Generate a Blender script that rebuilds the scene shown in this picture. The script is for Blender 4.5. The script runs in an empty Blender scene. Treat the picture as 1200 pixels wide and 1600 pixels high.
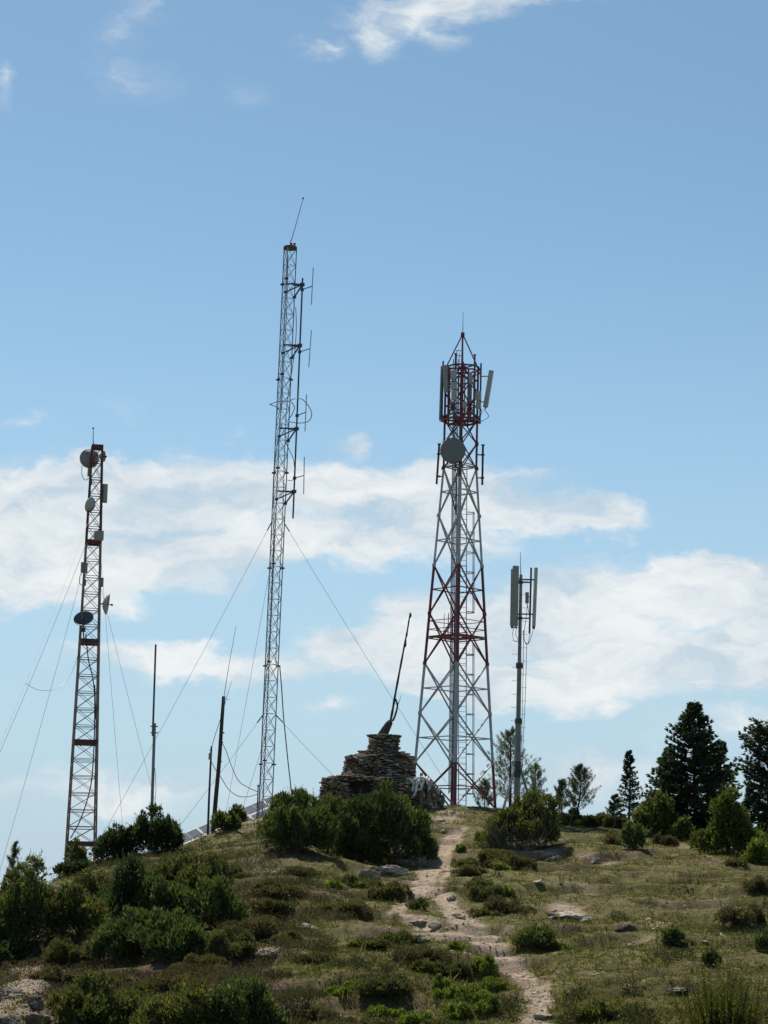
import bpy, math
import numpy as np
from mathutils import Vector, Matrix

# ------------------------------------------------------------------ camera, sky, sun
SC = bpy.context.scene
COL = SC.collection
CAMZ = 1.6
FPX = 3100.0                       # focal length in photo pixels (1200 x 1600)
PITCH = math.atan(570 / FPX)
ROLL = math.radians(1.2)
cam_data = bpy.data.cameras.new("camera")
cam = bpy.data.objects.new("camera", cam_data)
COL.objects.link(cam)
cam_data.sensor_fit = 'VERTICAL'
cam_data.sensor_height = 36.0
cam_data.sensor_width = 27.0
cam_data.lens = 36.0 * FPX / 1600.0
cam_data.clip_start = 0.1
cam_data.clip_end = 20000
CAMROT = Matrix.Rotation(math.pi / 2 + PITCH, 4, 'X') @ Matrix.Rotation(ROLL, 4, 'Z')
cam.matrix_world = Matrix.Translation((0, 0, CAMZ)) @ CAMROT
SC.camera = cam
R3 = np.array(CAMROT.to_3x3())

SUN_EL = math.radians(55)
SUN_AZ = math.radians(-18)          # from +Y (straight ahead) towards -X
sun_vec = Vector((math.sin(SUN_AZ) * math.cos(SUN_EL), math.cos(SUN_AZ) * math.cos(SUN_EL), math.sin(SUN_EL)))
sd = bpy.data.lights.new("sun", 'SUN')
sd.energy = 5.0
sd.angle = math.radians(0.5)
sd.color = (1.0, 0.93, 0.80)
sun = bpy.data.objects.new("sun", sd)
sun.rotation_euler = sun_vec.to_track_quat('Z', 'Y').to_euler()
sun.location = (0, 60, 80)
COL.objects.link(sun)

SC.view_settings.view_transform = 'Standard'
SC.view_settings.look = 'None'
SC.view_settings.gamma = 1.0
SC.view_settings.exposure = 0.32
SKY_STRENGTH = 0.082
SKY_TINT = (1.08, 1.22, 1.10)


def ray(px, py):
    d = R3 @ np.array([px - 600.0, -(py - 800.0), -FPX])
    return d


def P(px, py, D):
    """world point at depth y = D seen at photo pixel (px, py)"""
    d = ray(px, py)
    t = D / d[1]
    return np.array([d[0] * t, D, CAMZ + d[2] * t])


def ae(px, py):
    d = ray(px, py)
    return d[0] / d[1], d[2] / d[1]


def build_world():
    w = bpy.data.worlds.new("World")
    SC.world = w
    w.use_nodes = True
    nt = w.node_tree
    nt.nodes.clear()
    N, L = nt.nodes.new, nt.links.new

    def setin(sock, v):
        if isinstance(v, bpy.types.NodeSocket):
            L(v, sock)
        else:
            sock.default_value = v

    def math_(op, a, b=0.0, c=None):
        n = N('ShaderNodeMath'); n.operation = op
        setin(n.inputs[0], a); setin(n.inputs[1], b)
        if c is not None: setin(n.inputs[2], c)
        return n.outputs[0]

    def vmath(op, a, b):
        n = N('ShaderNodeVectorMath'); n.operation = op
        setin(n.inputs[0], a); setin(n.inputs[1], b)
        return n.outputs[0]

    def smooth(v, lo, hi, a=0.0, b=1.0):
        n = N('ShaderNodeMapRange'); n.interpolation_type = 'SMOOTHSTEP'
        setin(n.inputs[0], v); setin(n.inputs[1], lo); setin(n.inputs[2], hi); setin(n.inputs[3], a); setin(n.inputs[4], b)
        return n.outputs[0]

    def noise(vec, scale, detail, rough=0.55):
        n = N('ShaderNodeTexNoise'); n.noise_dimensions = '3D'
        L(vec, n.inputs['Vector']); n.inputs['Scale'].default_value = scale
        n.inputs['Detail'].default_value = detail; n.inputs['Roughness'].default_value = rough
        return n

    def mixc(f, a, b):
        n = N('ShaderNodeMix'); n.data_type = 'RGBA'
        setin(n.inputs[0], f); setin(n.inputs[6], a); setin(n.inputs[7], b)
        return n.outputs[2]

    sky = N('ShaderNodeTexSky'); sky.sky_type = 'NISHITA'; sky.sun_disc = False
    sky.sun_elevation = SUN_EL; sky.sun_rotation = SUN_AZ
    sky.altitude = 1500; sky.air_density = 1.0; sky.dust_density = 0.6; sky.ozone_density = 1.6
    tint = N('ShaderNodeMix'); tint.data_type = 'RGBA'; tint.blend_type = 'MULTIPLY'
    tint.inputs[0].default_value = 1.0
    L(sky.outputs[0], tint.inputs[6]); tint.inputs[7].default_value = (*SKY_TINT, 1)
    skyc = tint.outputs[2]

    tc = N('ShaderNodeTexCoord')
    sep = N('ShaderNodeSeparateXYZ'); L(tc.outputs['Generated'], sep.inputs[0])
    yy = math_('MAXIMUM', sep.outputs[1], 0.02)
    a = math_('DIVIDE', sep.outputs[0], yy)
    e = math_('DIVIDE', sep.outputs[2], yy)
    comb = N('ShaderNodeCombineXYZ'); L(a, comb.inputs[0]); L(e, comb.inputs[1])
    base = comb.outputs[0]
    # direction-space coordinates, warped so that the cloud edges billow
    st = vmath('MULTIPLY', base, (0.55, 1.0, 1.0))
    n1 = noise(st, 14, 2, .5)
    n2 = noise(st, 45, 4, .58)
    w1 = vmath('MULTIPLY', vmath('SUBTRACT', n1.outputs['Color'], (.5, .5, .5)), (.085, .040, 0))
    w2 = vmath('MULTIPLY', vmath('SUBTRACT', n2.outputs['Color'], (.5, .5, .5)), (.052, .036, 0))
    warped = vmath('ADD', vmath('ADD', base, w1), w2)

    # (px, py, half width, half height, tilt deg, weight) of every cloud bank
    blobs = [
        (60, 800, 300, 120, 0, 1.0), (60, 905, 240, 70, -4, 1.0), (330, 770, 260, 95, 0, 1.0), (250, 880, 280, 75, 5, 1.0),
        (560, 770, 280, 90, -3, 1.0), (520, 855, 300, 60, 4, 1.0), (760, 765, 210, 70, -8, 1.0), (900, 795, 160, 55, -6, .95),
        (960, 800, 80, 34, -8, .8), (120, 745, 160, 50, 0, .9),
        (1090, 925, 240, 85, 5, 1.0), (900, 945, 250, 95, 3, 1.0), (700, 990, 220, 80, 8, 1.0), (1000, 1030, 300, 85, 0, 1.0),
        (780, 1065, 260, 60, -3, .9), (560, 1010, 150, 62, 3, .8), (1200, 1010, 200, 90, 0, 1.0), (1130, 885, 160, 45, 6, .9),
        (270, 1040, 230, 40, 1, .75), (430, 1035, 120, 40, 0, .6), (130, 1045, 120, 28, 0, .55), (510, 1118, 80, 24, 4, .40),
        (700, 15, 220, 56, 6, .62), (600, 45, 100, 56, 30, .46), (830, 2, 190, 40, 6, .62), (500, 58, 80, 26, 12, .32), (700, 50, 60, 60, 60, .3),
        (220, 10, 130, 60, 0, .27), (180, 60, 80, 90, 30, .26), (365, 140, 70, 50, -40, .13), (0, 125, 40, 70, 0, .26), (200, 130, 120, 60, 0, .23),
        (540, 672, 66, 36, -25, .42), (300, 690, 120, 40, 0, .34), (350, 668, 50, 30, 0, .36), (55, 653, 60, 22, 0, .22), (190, 640, 60, 24, 0, .18),
        (1110, 1140, 240, 50, 0, .42), (230, 1235, 360, 60, 0, .4), (900, 1210, 400, 60, 0, .35),
    ]
    dens = None
    for (px, py, rx, ry, tilt, wt) in blobs:
        ca, ce = ae(px, py)
        m = N('ShaderNodeMapping'); m.vector_type = 'TEXTURE'
        m.inputs['Location'].default_value = (ca, ce, 0)
        m.inputs['Rotation'].default_value = (0, 0, math.radians(tilt))
        m.inputs['Scale'].default_value = (rx / FPX, ry / FPX, 1)
        L(warped, m.inputs['Vector'])
        g = N('ShaderNodeTexGradient'); g.gradient_type = 'SPHERICAL'
        L(m.outputs[0], g.inputs[0])
        v = math_('MULTIPLY', g.outputs['Fac'], wt)
        dens = v if dens is None else math_('MAXIMUM', dens, v)
    ns = noise(vmath('MULTIPLY', warped, (0.5, 1.0, 1.0)), 32, 6, .62)
    nb = noise(vmath('MULTIPLY', warped, (0.6, 1.0, 1.0)), 15, 3, .5)
    d2 = math_('ADD', dens, math_('MULTIPLY', math_('SUBTRACT', ns.outputs['Fac'], .5), .95))
    d2 = math_('MULTIPLY', d2, smooth(dens, 0.0, 0.10))
    d2 = math_('ADD', d2, math_('MULTIPLY', math_('MULTIPLY', math_('SUBTRACT', nb.outputs['Fac'], .50), .5), smooth(dens, .05, .4)))
    cov = math_('MULTIPLY', smooth(d2, -.04, .52), .93)
    cov = math_('MULTIPLY', cov, smooth(dens, 0.0, .34))
    # light and shade of the banks painted in by noise, white to grey-blue
    nsh = noise(vmath('MULTIPLY', warped, (0.45, 1.0, 1.0)), 24, 5, .6)
    shade = smooth(math_('ADD', math_('MULTIPLY', nsh.outputs['Fac'], .6), math_('MULTIPLY', ns.outputs['Fac'], .4)), .36, .62)
    thick = mixc(shade, (5.3, 6.3, 7.1, 1), (8.8, 9.0, 9.0, 1))
    cov = math_('MULTIPLY', cov, smooth(math_('ADD', math_('MULTIPLY', nsh.outputs['Fac'], .55), math_('MULTIPLY', ns.outputs['Fac'], .45)), .34, .50, .62, 1.0))
    front = smooth(sep.outputs[1], .1, .3)
    cov = math_('MULTIPLY', cov, front)
    # milky air near the horizon
    hz = smooth(sep.outputs[2], -.03, .33, .92, 0.0)
    skyh = mixc(hz, skyc, (4.3, 5.75, 7.15, 1))
    final = mixc(cov, skyh, thick)
    bg = N('ShaderNodeBackground'); bg.inputs['Strength'].default_value = SKY_STRENGTH
    L(final, bg.inputs['Color'])
    out = N('ShaderNodeOutputWorld'); L(bg.outputs[0], out.inputs[0])


build_world()

# ------------------------------------------------------------------ helpers
RNG = np.random.default_rng(7)


def tag(o, label=None, cat=None, group=None, kind=None):
    if label: o['label'] = label
    if cat: o['category'] = cat
    if group: o['group'] = group
    if kind: o['kind'] = kind
    return o


def empty(name, loc, label, cat, group=None):
    o = bpy.data.objects.new(name, None)
    o.empty_display_size = .3
    o.location = tuple(float(v) for v in loc)
    COL.objects.link(o)
    return tag(o, label, cat, group)


def link(name, me, parent=None, origin=None):
    o = bpy.data.objects.new(name, me)
    COL.objects.link(o)
    if parent is not None:
        o.parent = parent
    elif origin is not None:
        o.location = tuple(float(v) for v in origin)
    return o


ORIGIN = {}


def world_loc(o):
    p = np.zeros(3)
    while o is not None:
        p += np.array(o.location)
        o = o.parent
    return p


def np_mesh(name, verts, faces, mats, cols=None, mat_idx=None, smooth=False):
    me = bpy.data.meshes.new(name)
    verts = np.asarray(verts, dtype=np.float32)
    faces = np.asarray(faces, dtype=np.int32)
    nf, k = faces.shape
    me.vertices.add(len(verts)); me.vertices.foreach_set('co', verts.ravel())
    me.loops.add(nf * k); me.loops.foreach_set('vertex_index', faces.ravel())
    me.polygons.add(nf)
    me.polygons.foreach_set('loop_start', np.arange(0, nf * k, k, dtype=np.int32))
    me.polygons.foreach_set('loop_total', np.full(nf, k, dtype=np.int32))
    if mat_idx is not None:
        me.polygons.foreach_set('material_index', np.asarray(mat_idx, dtype=np.int32))
    me.polygons.foreach_set('use_smooth', np.full(nf, smooth, dtype=bool))
    for m in (mats if isinstance(mats, (list, tuple)) else [mats]):
        me.materials.append(m)
    if cols is not None:
        at = me.color_attributes.new('Col', 'FLOAT_COLOR', 'POINT')
        c = np.ones((len(verts), 4), dtype=np.float32); c[:, :3] = cols
        at.data.foreach_set('color', c.ravel())
    me.update(calc_edges=True)
    me.validate()
    return me


def unit(v):
    v = np.asarray(v, float)
    return v / (np.linalg.norm(v) + 1e-12)


def perp(d):
    d = unit(d)
    a = np.array([0, 0, 1.0]) if abs(d[2]) < .9 else np.array([1.0, 0, 0])
    s = unit(np.cross(d, a))
    return s, np.cross(s, d)


class MB:
    """collects shapes in world coordinates; build() links them as ONE mesh object"""
    def __init__(self):
        self.v, self.f, self.m, self.c = [], [], [], []
        self.mi = 0
        self.col = (1, 1, 1)

    def add(self, verts, faces):
        b = len(self.v)
        self.v.extend([tuple(map(float, p)) for p in verts])
        self.c.extend([self.col] * len(verts))
        for f in faces:
            self.f.append(tuple(i + b for i in f)); self.m.append(self.mi)

    def tube(self, p0, p1, r0, r1=None, n=8, cap=True):
        self.path([p0, p1], [r0, r0 if r1 is None else r1], n, cap)

    def path(self, pts, r, n=8, cap=True):
        pts = [np.asarray(p, float) for p in pts]
        k = len(pts)
        rr = r if isinstance(r, (list, tuple, np.ndarray)) else [r] * k
        verts, faces = [], []
        s, t = perp(pts[-1] - pts[0])
        for i, p in enumerate(pts):
            d = unit(pts[min(i + 1, k - 1)] - pts[max(i - 1, 0)])
            s = unit(s - d * np.dot(s, d)); t = np.cross(d, s)
            for j in range(n):
                a = 2 * math.pi * (j + .5) / n
                verts.append(p + (s * math.cos(a) + t * math.sin(a)) * rr[i])
        for i in range(k - 1):
            for j in range(n):
                faces.append((i * n + j, i * n + (j + 1) % n, (i + 1) * n + (j + 1) % n, (i + 1) * n + j))
        if cap:
            faces.append(tuple(range(n - 1, -1, -1))); faces.append(tuple((k - 1) * n + j for j in range(n)))
        self.add(verts, faces)

    def bar(self, p0, p1, w):
        self.tube(p0, p1, w * .7, n=4)

    def box(self, c, sx, sy, sz, ax=(1, 0, 0), ay=(0, 1, 0), az=(0, 0, 1), bev=0.0):
        c = np.asarray(c, float); ax, ay, az = unit(ax), unit(ay), unit(az)
        hx, hy, hz = sx / 2, sy / 2, sz / 2
        b = min(bev, hx * .9, hy * .9)
        if b > 0:
            ring = [(-hx + b, -hy), (hx - b, -hy), (hx, -hy + b), (hx, hy - b), (hx - b, hy), (-hx + b, hy), (-hx, hy - b), (-hx, -hy + b)]
        else:
            ring = [(-hx, -hy), (hx, -hy), (hx, hy), (-hx, hy)]
        n = len(ring)
        verts = [c + ax * x + ay * y + az * z for z in (-hz, hz) for x, y in ring]
        faces = [(j, (j + 1) % n, n + (j + 1) % n, n + j) for j in range(n)]
        faces += [tuple(range(n - 1, -1, -1)), tuple(range(n, 2 * n))]
        self.add(verts, faces)

    def lathe(self, c, axis, prof, n=28):
        """prof = [(radius, distance along axis)]"""
        c = np.asarray(c, float); d = unit(axis); s, t = perp(d)
        verts, faces = [], []
        for r, h in prof:
            for j in range(n):
                a = 2 * math.pi * j / n
                verts.append(c + d * h + (s * math.cos(a) + t * math.sin(a)) * max(r, 1e-4))
        for i in range(len(prof) - 1):
            for j in range(n):
                faces.append((i * n + j, i * n + (j + 1) % n, (i + 1) * n + (j + 1) % n, (i + 1) * n + j))
        self.add(verts, faces)

    def build(self, name, mats, parent=None, origin=None, smooth=False):
        off = world_loc(parent) if parent is not None else (np.asarray(origin, float) if origin is not None else np.zeros(3))
        me = bpy.data.meshes.new(name)
        me.from_pydata([tuple(np.asarray(p) - off) for p in self.v], [], self.f)
        for m in (mats if isinstance(mats, (list, tuple)) else [mats]):
            me.materials.append(m)
        me.polygons.foreach_set('material_index', np.asarray(self.m, dtype=np.int32))
        me.polygons.foreach_set('use_smooth', np.full(len(self.f), smooth, dtype=bool))
        at = me.color_attributes.new('Col', 'FLOAT_COLOR', 'POINT')
        c = np.ones((len(self.v), 4), dtype=np.float32); c[:, :3] = self.c
        at.data.foreach_set('color', c.ravel())
        me.update()
        return link(name, me, parent, None if parent is not None else off)


# value noise -------------------------------------------------------
def vnoise(x, y, seed=0):
    x = np.asarray(x, float); y = np.asarray(y, float)
    xi = np.floor(x).astype(np.int64); yi = np.floor(y).astype(np.int64)
    fx = x - xi; fy = y - yi
    fx = fx * fx * (3 - 2 * fx); fy = fy * fy * (3 - 2 * fy)

    def h(i, j):
        n = (i * 374761393 + j * 668265263 + seed * 1442695041) & 0xFFFFFFFF
        n = ((n ^ (n >> 13)) * 1274126177) & 0xFFFFFFFF
        n = (n ^ (n >> 16)) & 0xFFFFFFFF
        return n / 4294967295.0
    a, b, c, d = h(xi, yi), h(xi + 1, yi), h(xi, yi + 1), h(xi + 1, yi + 1)
    return (a + (b - a) * fx) * (1 - fy) + (c + (d - c) * fx) * fy


def fbm(x, y, seed=0, oct=3):
    s, amp, tot = 0, 1.0, 0
    for k in range(oct):
        s = s + amp * (vnoise(x * 2 ** k, y * 2 ** k, seed + k * 17) - .5); tot += amp; amp *= .5
    return s / tot


def sstep(lo, hi, v):
    t = np.clip((v - lo) / (hi - lo), 0, 1)
    return t * t * (3 - 2 * t)


# ------------------------------------------------------------------ materials
def new_mat(name):
    m = bpy.data.materials.new(name); m.use_nodes = True
    nt = m.node_tree; nt.nodes.clear()
    out = nt.nodes.new('ShaderNodeOutputMaterial')
    b = nt.nodes.new('ShaderNodeBsdfPrincipled')
    nt.links.new(b.outputs[0], out.inputs[0])
    return m, nt, b, out


def paint(name, col, col2, scale=4.0, rough=.5, metal=0.0, lo=.35, hi=.7, bump=0.0, spec=.5):
    """weathered surface: two colours mixed by noise"""
    m, nt, b, out = new_mat(name)
    tc = nt.nodes.new('ShaderNodeTexCoord')
    n = nt.nodes.new('ShaderNodeTexNoise'); n.inputs['Scale'].default_value = scale; n.inputs['Detail'].default_value = 6
    n.inputs['Roughness'].default_value = .65
    nt.links.new(tc.outputs['Object'], n.inputs['Vector'])
    r = nt.nodes.new('ShaderNodeValToRGB')
    r.color_ramp.elements[0].position = lo; r.color_ramp.elements[1].position = hi
    r.color_ramp.elements[0].color = (*col, 1); r.color_ramp.elements[1].color = (*col2, 1)
    nt.links.new(n.outputs['Fac'], r.inputs[0]); nt.links.new(r.outputs[0], b.inputs['Base Color'])
    b.inputs['Roughness'].default_value = rough; b.inputs['Metallic'].default_value = metal
    b.inputs['Specular IOR Level'].default_value = spec
    if bump:
        bp = nt.nodes.new('ShaderNodeBump'); bp.inputs['Strength'].default_value = bump; bp.inputs['Distance'].default_value = .02
        nt.links.new(n.outputs['Fac'], bp.inputs['Height']); nt.links.new(bp.outputs[0], b.inputs['Normal'])
    return m


def leaf_mat(name, trans=.3, rough=.6):
    m, nt, b, out = new_mat(name)
    at = nt.nodes.new('ShaderNodeAttribute'); at.attribute_name = 'Col'
    nt.links.new(at.outputs['Color'], b.inputs['Base Color'])
    b.inputs['Roughness'].default_value = rough; b.inputs['Specular IOR Level'].default_value = .25
    t = nt.nodes.new('ShaderNodeBsdfTranslucent')
    mul = nt.nodes.new('ShaderNodeMix'); mul.data_type = 'RGBA'; mul.blend_type = 'MULTIPLY'; mul.inputs[0].default_value = 1
    nt.links.new(at.outputs['Color'], mul.inputs[6]); mul.inputs[7].default_value = (1.15, 1.2, .6, 1)
    nt.links.new(mul.outputs[2], t.inputs['Color'])
    mx = nt.nodes.new('ShaderNodeMixShader'); mx.inputs[0].default_value = trans
    nt.links.new(b.outputs[0], mx.inputs[1]); nt.links.new(t.outputs[0], mx.inputs[2]); nt.links.new(mx.outputs[0], out.inputs[0])
    return m


def stone_mat(name, scale=6.0, tint=(1, 1, 1)):
    m, nt, b, out = new_mat(name)
    at = nt.nodes.new('ShaderNodeAttribute'); at.attribute_name = 'Col'
    tc = nt.nodes.new('ShaderNodeTexCoord')
    n = nt.nodes.new('ShaderNodeTexNoise'); n.inputs['Scale'].default_value = scale; n.inputs['Detail'].default_value = 8; n.inputs['Roughness'].default_value = .7
    nt.links.new(tc.outputs['Object'], n.inputs['Vector'])
    r = nt.nodes.new('ShaderNodeValToRGB')
    r.color_ramp.elements[0].position = .32; r.color_ramp.elements[1].position = .68
    r.color_ramp.elements[0].color = (.45 * tint[0], .42 * tint[1], .38 * tint[2], 1); r.color_ramp.elements[1].color = (1.15, 1.12, 1.08, 1)
    nt.links.new(n.outputs['Fac'], r.inputs[0])
    mul = nt.nodes.new('ShaderNodeMix'); mul.data_type = 'RGBA'; mul.blend_type = 'MULTIPLY'; mul.inputs[0].default_value = 1
    nt.links.new(at.outputs['Color'], mul.inputs[6]); nt.links.new(r.outputs[0], mul.inputs[7])
    nt.links.new(mul.outputs[2], b.inputs['Base Color'])
    b.inputs['Roughness'].default_value = .9; b.inputs['Specular IOR Level'].default_value = .2
    bp = nt.nodes.new('ShaderNodeBump'); bp.inputs['Strength'].default_value = .6; bp.inputs['Distance'].default_value = .04
    nt.links.new(n.outputs['Fac'], bp.inputs['Height']); nt.links.new(bp.outputs[0], b.inputs['Normal'])
    return m


def ground_mat():
    m, nt, b, out = new_mat('ground_surface')
    L = nt.links.new
    tc = nt.nodes.new('ShaderNodeTexCoord')

    def noise(scale, detail=6, rough=.6):
        n = nt.nodes.new('ShaderNodeTexNoise'); n.inputs['Scale'].default_value = scale
        n.inputs['Detail'].default_value = detail; n.inputs['Roughness'].default_value = rough
        L(tc.outputs['Object'], n.inputs['Vector']); return n.outputs['Fac']

    def ramp(f, stops):
        r = nt.nodes.new('ShaderNodeValToRGB')
        els = r.color_ramp.elements
        while len(els) < len(stops): els.new(.5)
        for e_, (p, c) in zip(els, stops): e_.position = p; e_.color = (*c, 1)
        L(f, r.inputs[0]); return r.outputs[0]

    def mix(f, a, c):
        n = nt.nodes.new('ShaderNodeMix'); n.data_type = 'RGBA'
        L(f, n.inputs[0]); L(a, n.inputs[6]); L(c, n.inputs[7]); return n.outputs[2]

    at = nt.nodes.new('ShaderNodeAttribute'); at.attribute_name = 'Col'
    sep = nt.nodes.new('ShaderNodeSeparateColor'); L(at.outputs['Color'], sep.inputs[0])
    turf = ramp(noise(2.2, 10, .72), [(.30, (.052, .040, .019)), (.46, (.086, .075, .026)), (.58, (.125, .110, .037)), (.75, (.18, .138, .060))])
    soil = ramp(noise(3.5, 10, .7), [(.3, (.048, .030, .021)), (.5, (.100, .064, .044)), (.7, (.18, .122, .086))])
    bare = ramp(noise(5.0, 12, .75), [(.28, (.13, .10, .075)), (.45, (.28, .21, .155)), (.6, (.39, .30, .225)), (.78, (.50, .42, .34))])
    c = mix(sep.outputs['Green'], turf, soil)
    c = mix(sep.outputs['Red'], c, bare)
    L(c, b.inputs['Base Color'])
    b.inputs['Roughness'].default_value = .95; b.inputs['Specular IOR Level'].default_value = .15
    bp = nt.nodes.new('ShaderNodeBump'); bp.inputs['Strength'].default_value = .9; bp.inputs['Distance'].default_value = .06
    L(noise(9, 10, .75), bp.inputs['Height']); L(bp.outputs[0], b.inputs['Normal'])
    return m


MT = {
    'red': paint('red_tower_paint', (.17, .012, .024), (.11, .016, .024), 3, .45),
    'white': paint('white_tower_paint', (.42, .42, .44), (.30, .31, .33), 3, .45),
    'galv': paint('galvanised_steel', (.30, .32, .34), (.20, .22, .24), 5, .5, .3),
    'steel_dark': paint('dark_steel', (.05, .055, .062), (.09, .09, .095), 5, .55, .2),
    'pole_green': paint('weathered_pole_steel', (.16, .18, .175), (.25, .265, .26), 2, .5, .3),
    'rust': paint('rusty_mast_paint', (.19, .105, .085), (.33, .265, .24), 3.5, .75),
    'rust_dark': paint('dark_red_mast_paint', (.125, .040, .038), (.075, .036, .032), 4, .75),
    'panel': paint('antenna_plastic', (.48, .48, .44), (.38, .385, .36), 3, .5),
    'panel_warm': paint('warm_grey_antenna_plastic', (.30, .285, .25), (.24, .23, .205), 2, .5),
    'dish': paint('dish_radome', (.165, .178, .185), (.145, .157, .165), 2, .6),
    'dish_dark': paint('dark_dish', (.055, .062, .072), (.085, .09, .10), 3, .55),
    'dish_grey': paint('grey_dish', (.20, .20, .20), (.27, .27, .265), 3, .55),
    'dish_white': paint('white_dish', (.42, .43, .40), (.33, .34, .32), 3, .5),
    'wire': paint('wire_steel', (.20, .21, .22), (.14, .15, .16), 3, .5, .3),
    'cable': paint('black_cable', (.025, .025, .028), (.05, .05, .05), 3, .6),
    'wood': paint('old_pole_wood', (.035, .028, .023), (.085, .066, .052), 7, .9, 0, .35, .7, .5),
    'wood_light': paint('bare_wood', (.20, .13, .085), (.13, .085, .055), 7, .85, 0, .35, .7, .4),
    'bark': paint('bark', (.045, .036, .028), (.10, .08, .06), 8, .95, 0, .35, .7, .6),
    'twig': paint('dry_twigs', (.12, .105, .09), (.20, .18, .155), 8, .9),
    'cloth': paint('white_rag', (.78, .79, .80), (.62, .63, .64), 5, .85),
    'glass_panel': paint('solar_cells', (.055, .085, .135), (.075, .11, .165), 2, .65, 0.0, .35, .7, 0, .08),
    'alu': paint('aluminium_frame', (.40, .41, .42), (.33, .34, .355), 4, .6),
    'red_lamp': paint('red_lamp', (.5, .05, .04), (.4, .05, .04), 4, .4),
    'leaf': leaf_mat('shrub_leaves', .42),
    'needle': leaf_mat('tree_needles', .25, .55),
    'grass': leaf_mat('grass_blades', .32, .7),
    'stone': stone_mat('dry_stone', 6, (1, .97, .92)),
    'rock': stone_mat('limestone_rock', 5),
    'ground': ground_mat(),
}

# ------------------------------------------------------------------ terrain
SKYL = [(-300, 1610, 58), (-100, 1510, 62), (0, 1446, 66), (60, 1398, 74), (90, 1370, 80), (145, 1347, 84), (220, 1332, 85), (290, 1320, 86), (330, 1302, 87),
        (365, 1288, 88), (410, 1276, 89), (460, 1270, 90), (520, 1266, 93), (600, 1262, 97), (680, 1259, 99), (760, 1262, 99), (850, 1268, 97), (920, 1277, 94),
        (1000, 1288, 90), (1060, 1309, 86), (1130, 1322, 83), (1200, 1338, 80), (1320, 1362, 78), (1600, 1420, 76)]
_T = np.array([(*ae(px, py), D) for px, py, D in SKYL])
_B = np.array([ae(px, 1650) for px, _, _ in SKYL])
D0 = 40.0
G1 = .72


def base_height(x, y):
    x = np.asarray(x, float); y = np.asarray(y, float)
    yy = np.maximum(y, D0)
    a = x / yy
    ec = np.interp(a, _T[:, 0], _T[:, 1]); dc = np.interp(a, _T[:, 0], _T[:, 2]); eb = np.interp(a, _B[:, 0], _B[:, 1])
    g = np.clip((dc - yy) / (dc - D0), 0, 1)
    # g = G1*(2s - s^2) + (1-G1)*s
    bq = 2 * G1 + 1 - G1
    s = (bq - np.sqrt(np.maximum(bq * bq - 4 * G1 * g, 0))) / (2 * G1)
    e = ec + s * (eb - ec)
    z = CAMZ + e * np.minimum(yy, dc)
    d = np.maximum(yy - dc, 0)
    z = z + (ec - .028) * np.minimum(d, 30) - .0006 * np.minimum(d, 30) ** 2
    far = np.maximum(d - 30, 0)
    z = z - 170 * (1 - np.exp(-far / 500.0))
    near = np.clip(y / D0, 0, 1)
    near = near * near * (3 - 2 * near)
    return z * near


def height(x, y):
    z = base_height(x, y)
    fade = sstep(14, 34, np.asarray(y, float)) * (1 - sstep(130, 180, np.asarray(y, float))) * (1 - sstep(40, 70, np.abs(x)))
    dc = np.interp(np.asarray(x) / np.maximum(np.asarray(y, float), D0), _T[:, 0], _T[:, 2])
    fade = fade * (.25 + .75 * sstep(1, 14, np.abs(dc - np.asarray(y, float))))
    n = .55 * fbm(np.asarray(x) / 4.5, np.asarray(y) / 6.0, 3, 3)
    left = 1 - sstep(-.10, .0, np.asarray(x) / np.maximum(np.asarray(y, float), 1))
    r = vnoise(np.asarray(x) / 1.6, np.asarray(y) / 2.4, 41)
    rg = 1 - np.abs(2 * vnoise(np.asarray(x) / 3.1, np.asarray(y) / 2.0, 52) - 1)
    n = n + (.16 + .25 * left) * (r - .5) + .30 * (sstep(.55, .75, rg) - .5) + .15 * fbm(np.asarray(x) / .55, np.asarray(y) / .8, 77, 3)
    return z + n * fade


def ground_at(px, py):
    d = ray(px, py)
    t = np.linspace(20, 125, 2200)
    x = d[0] / d[1] * t; z = CAMZ + d[2] / d[1] * t
    h = base_height(x, t) + 0
    h = height(x, t)
    below = np.nonzero(z <= h)[0]
    i = below[0] if len(below) else int(np.argmin(z - h))
    return np.array([x[i], t[i], float(height(x[i], t[i]))])


def ground_at_depth(px, D, py=1280):
    p = P(px, py, D)
    for _ in range(4):
        zz = float(height(p[0], D))
        # correct px for roll
        d = ray(px, py); cur = CAMZ + d[2] / d[1] * D
        py = py + (cur - zz) / D * FPX
        p = P(px, py, D)
    return np.array([p[0], D, float(height(p[0], D))])


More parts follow.
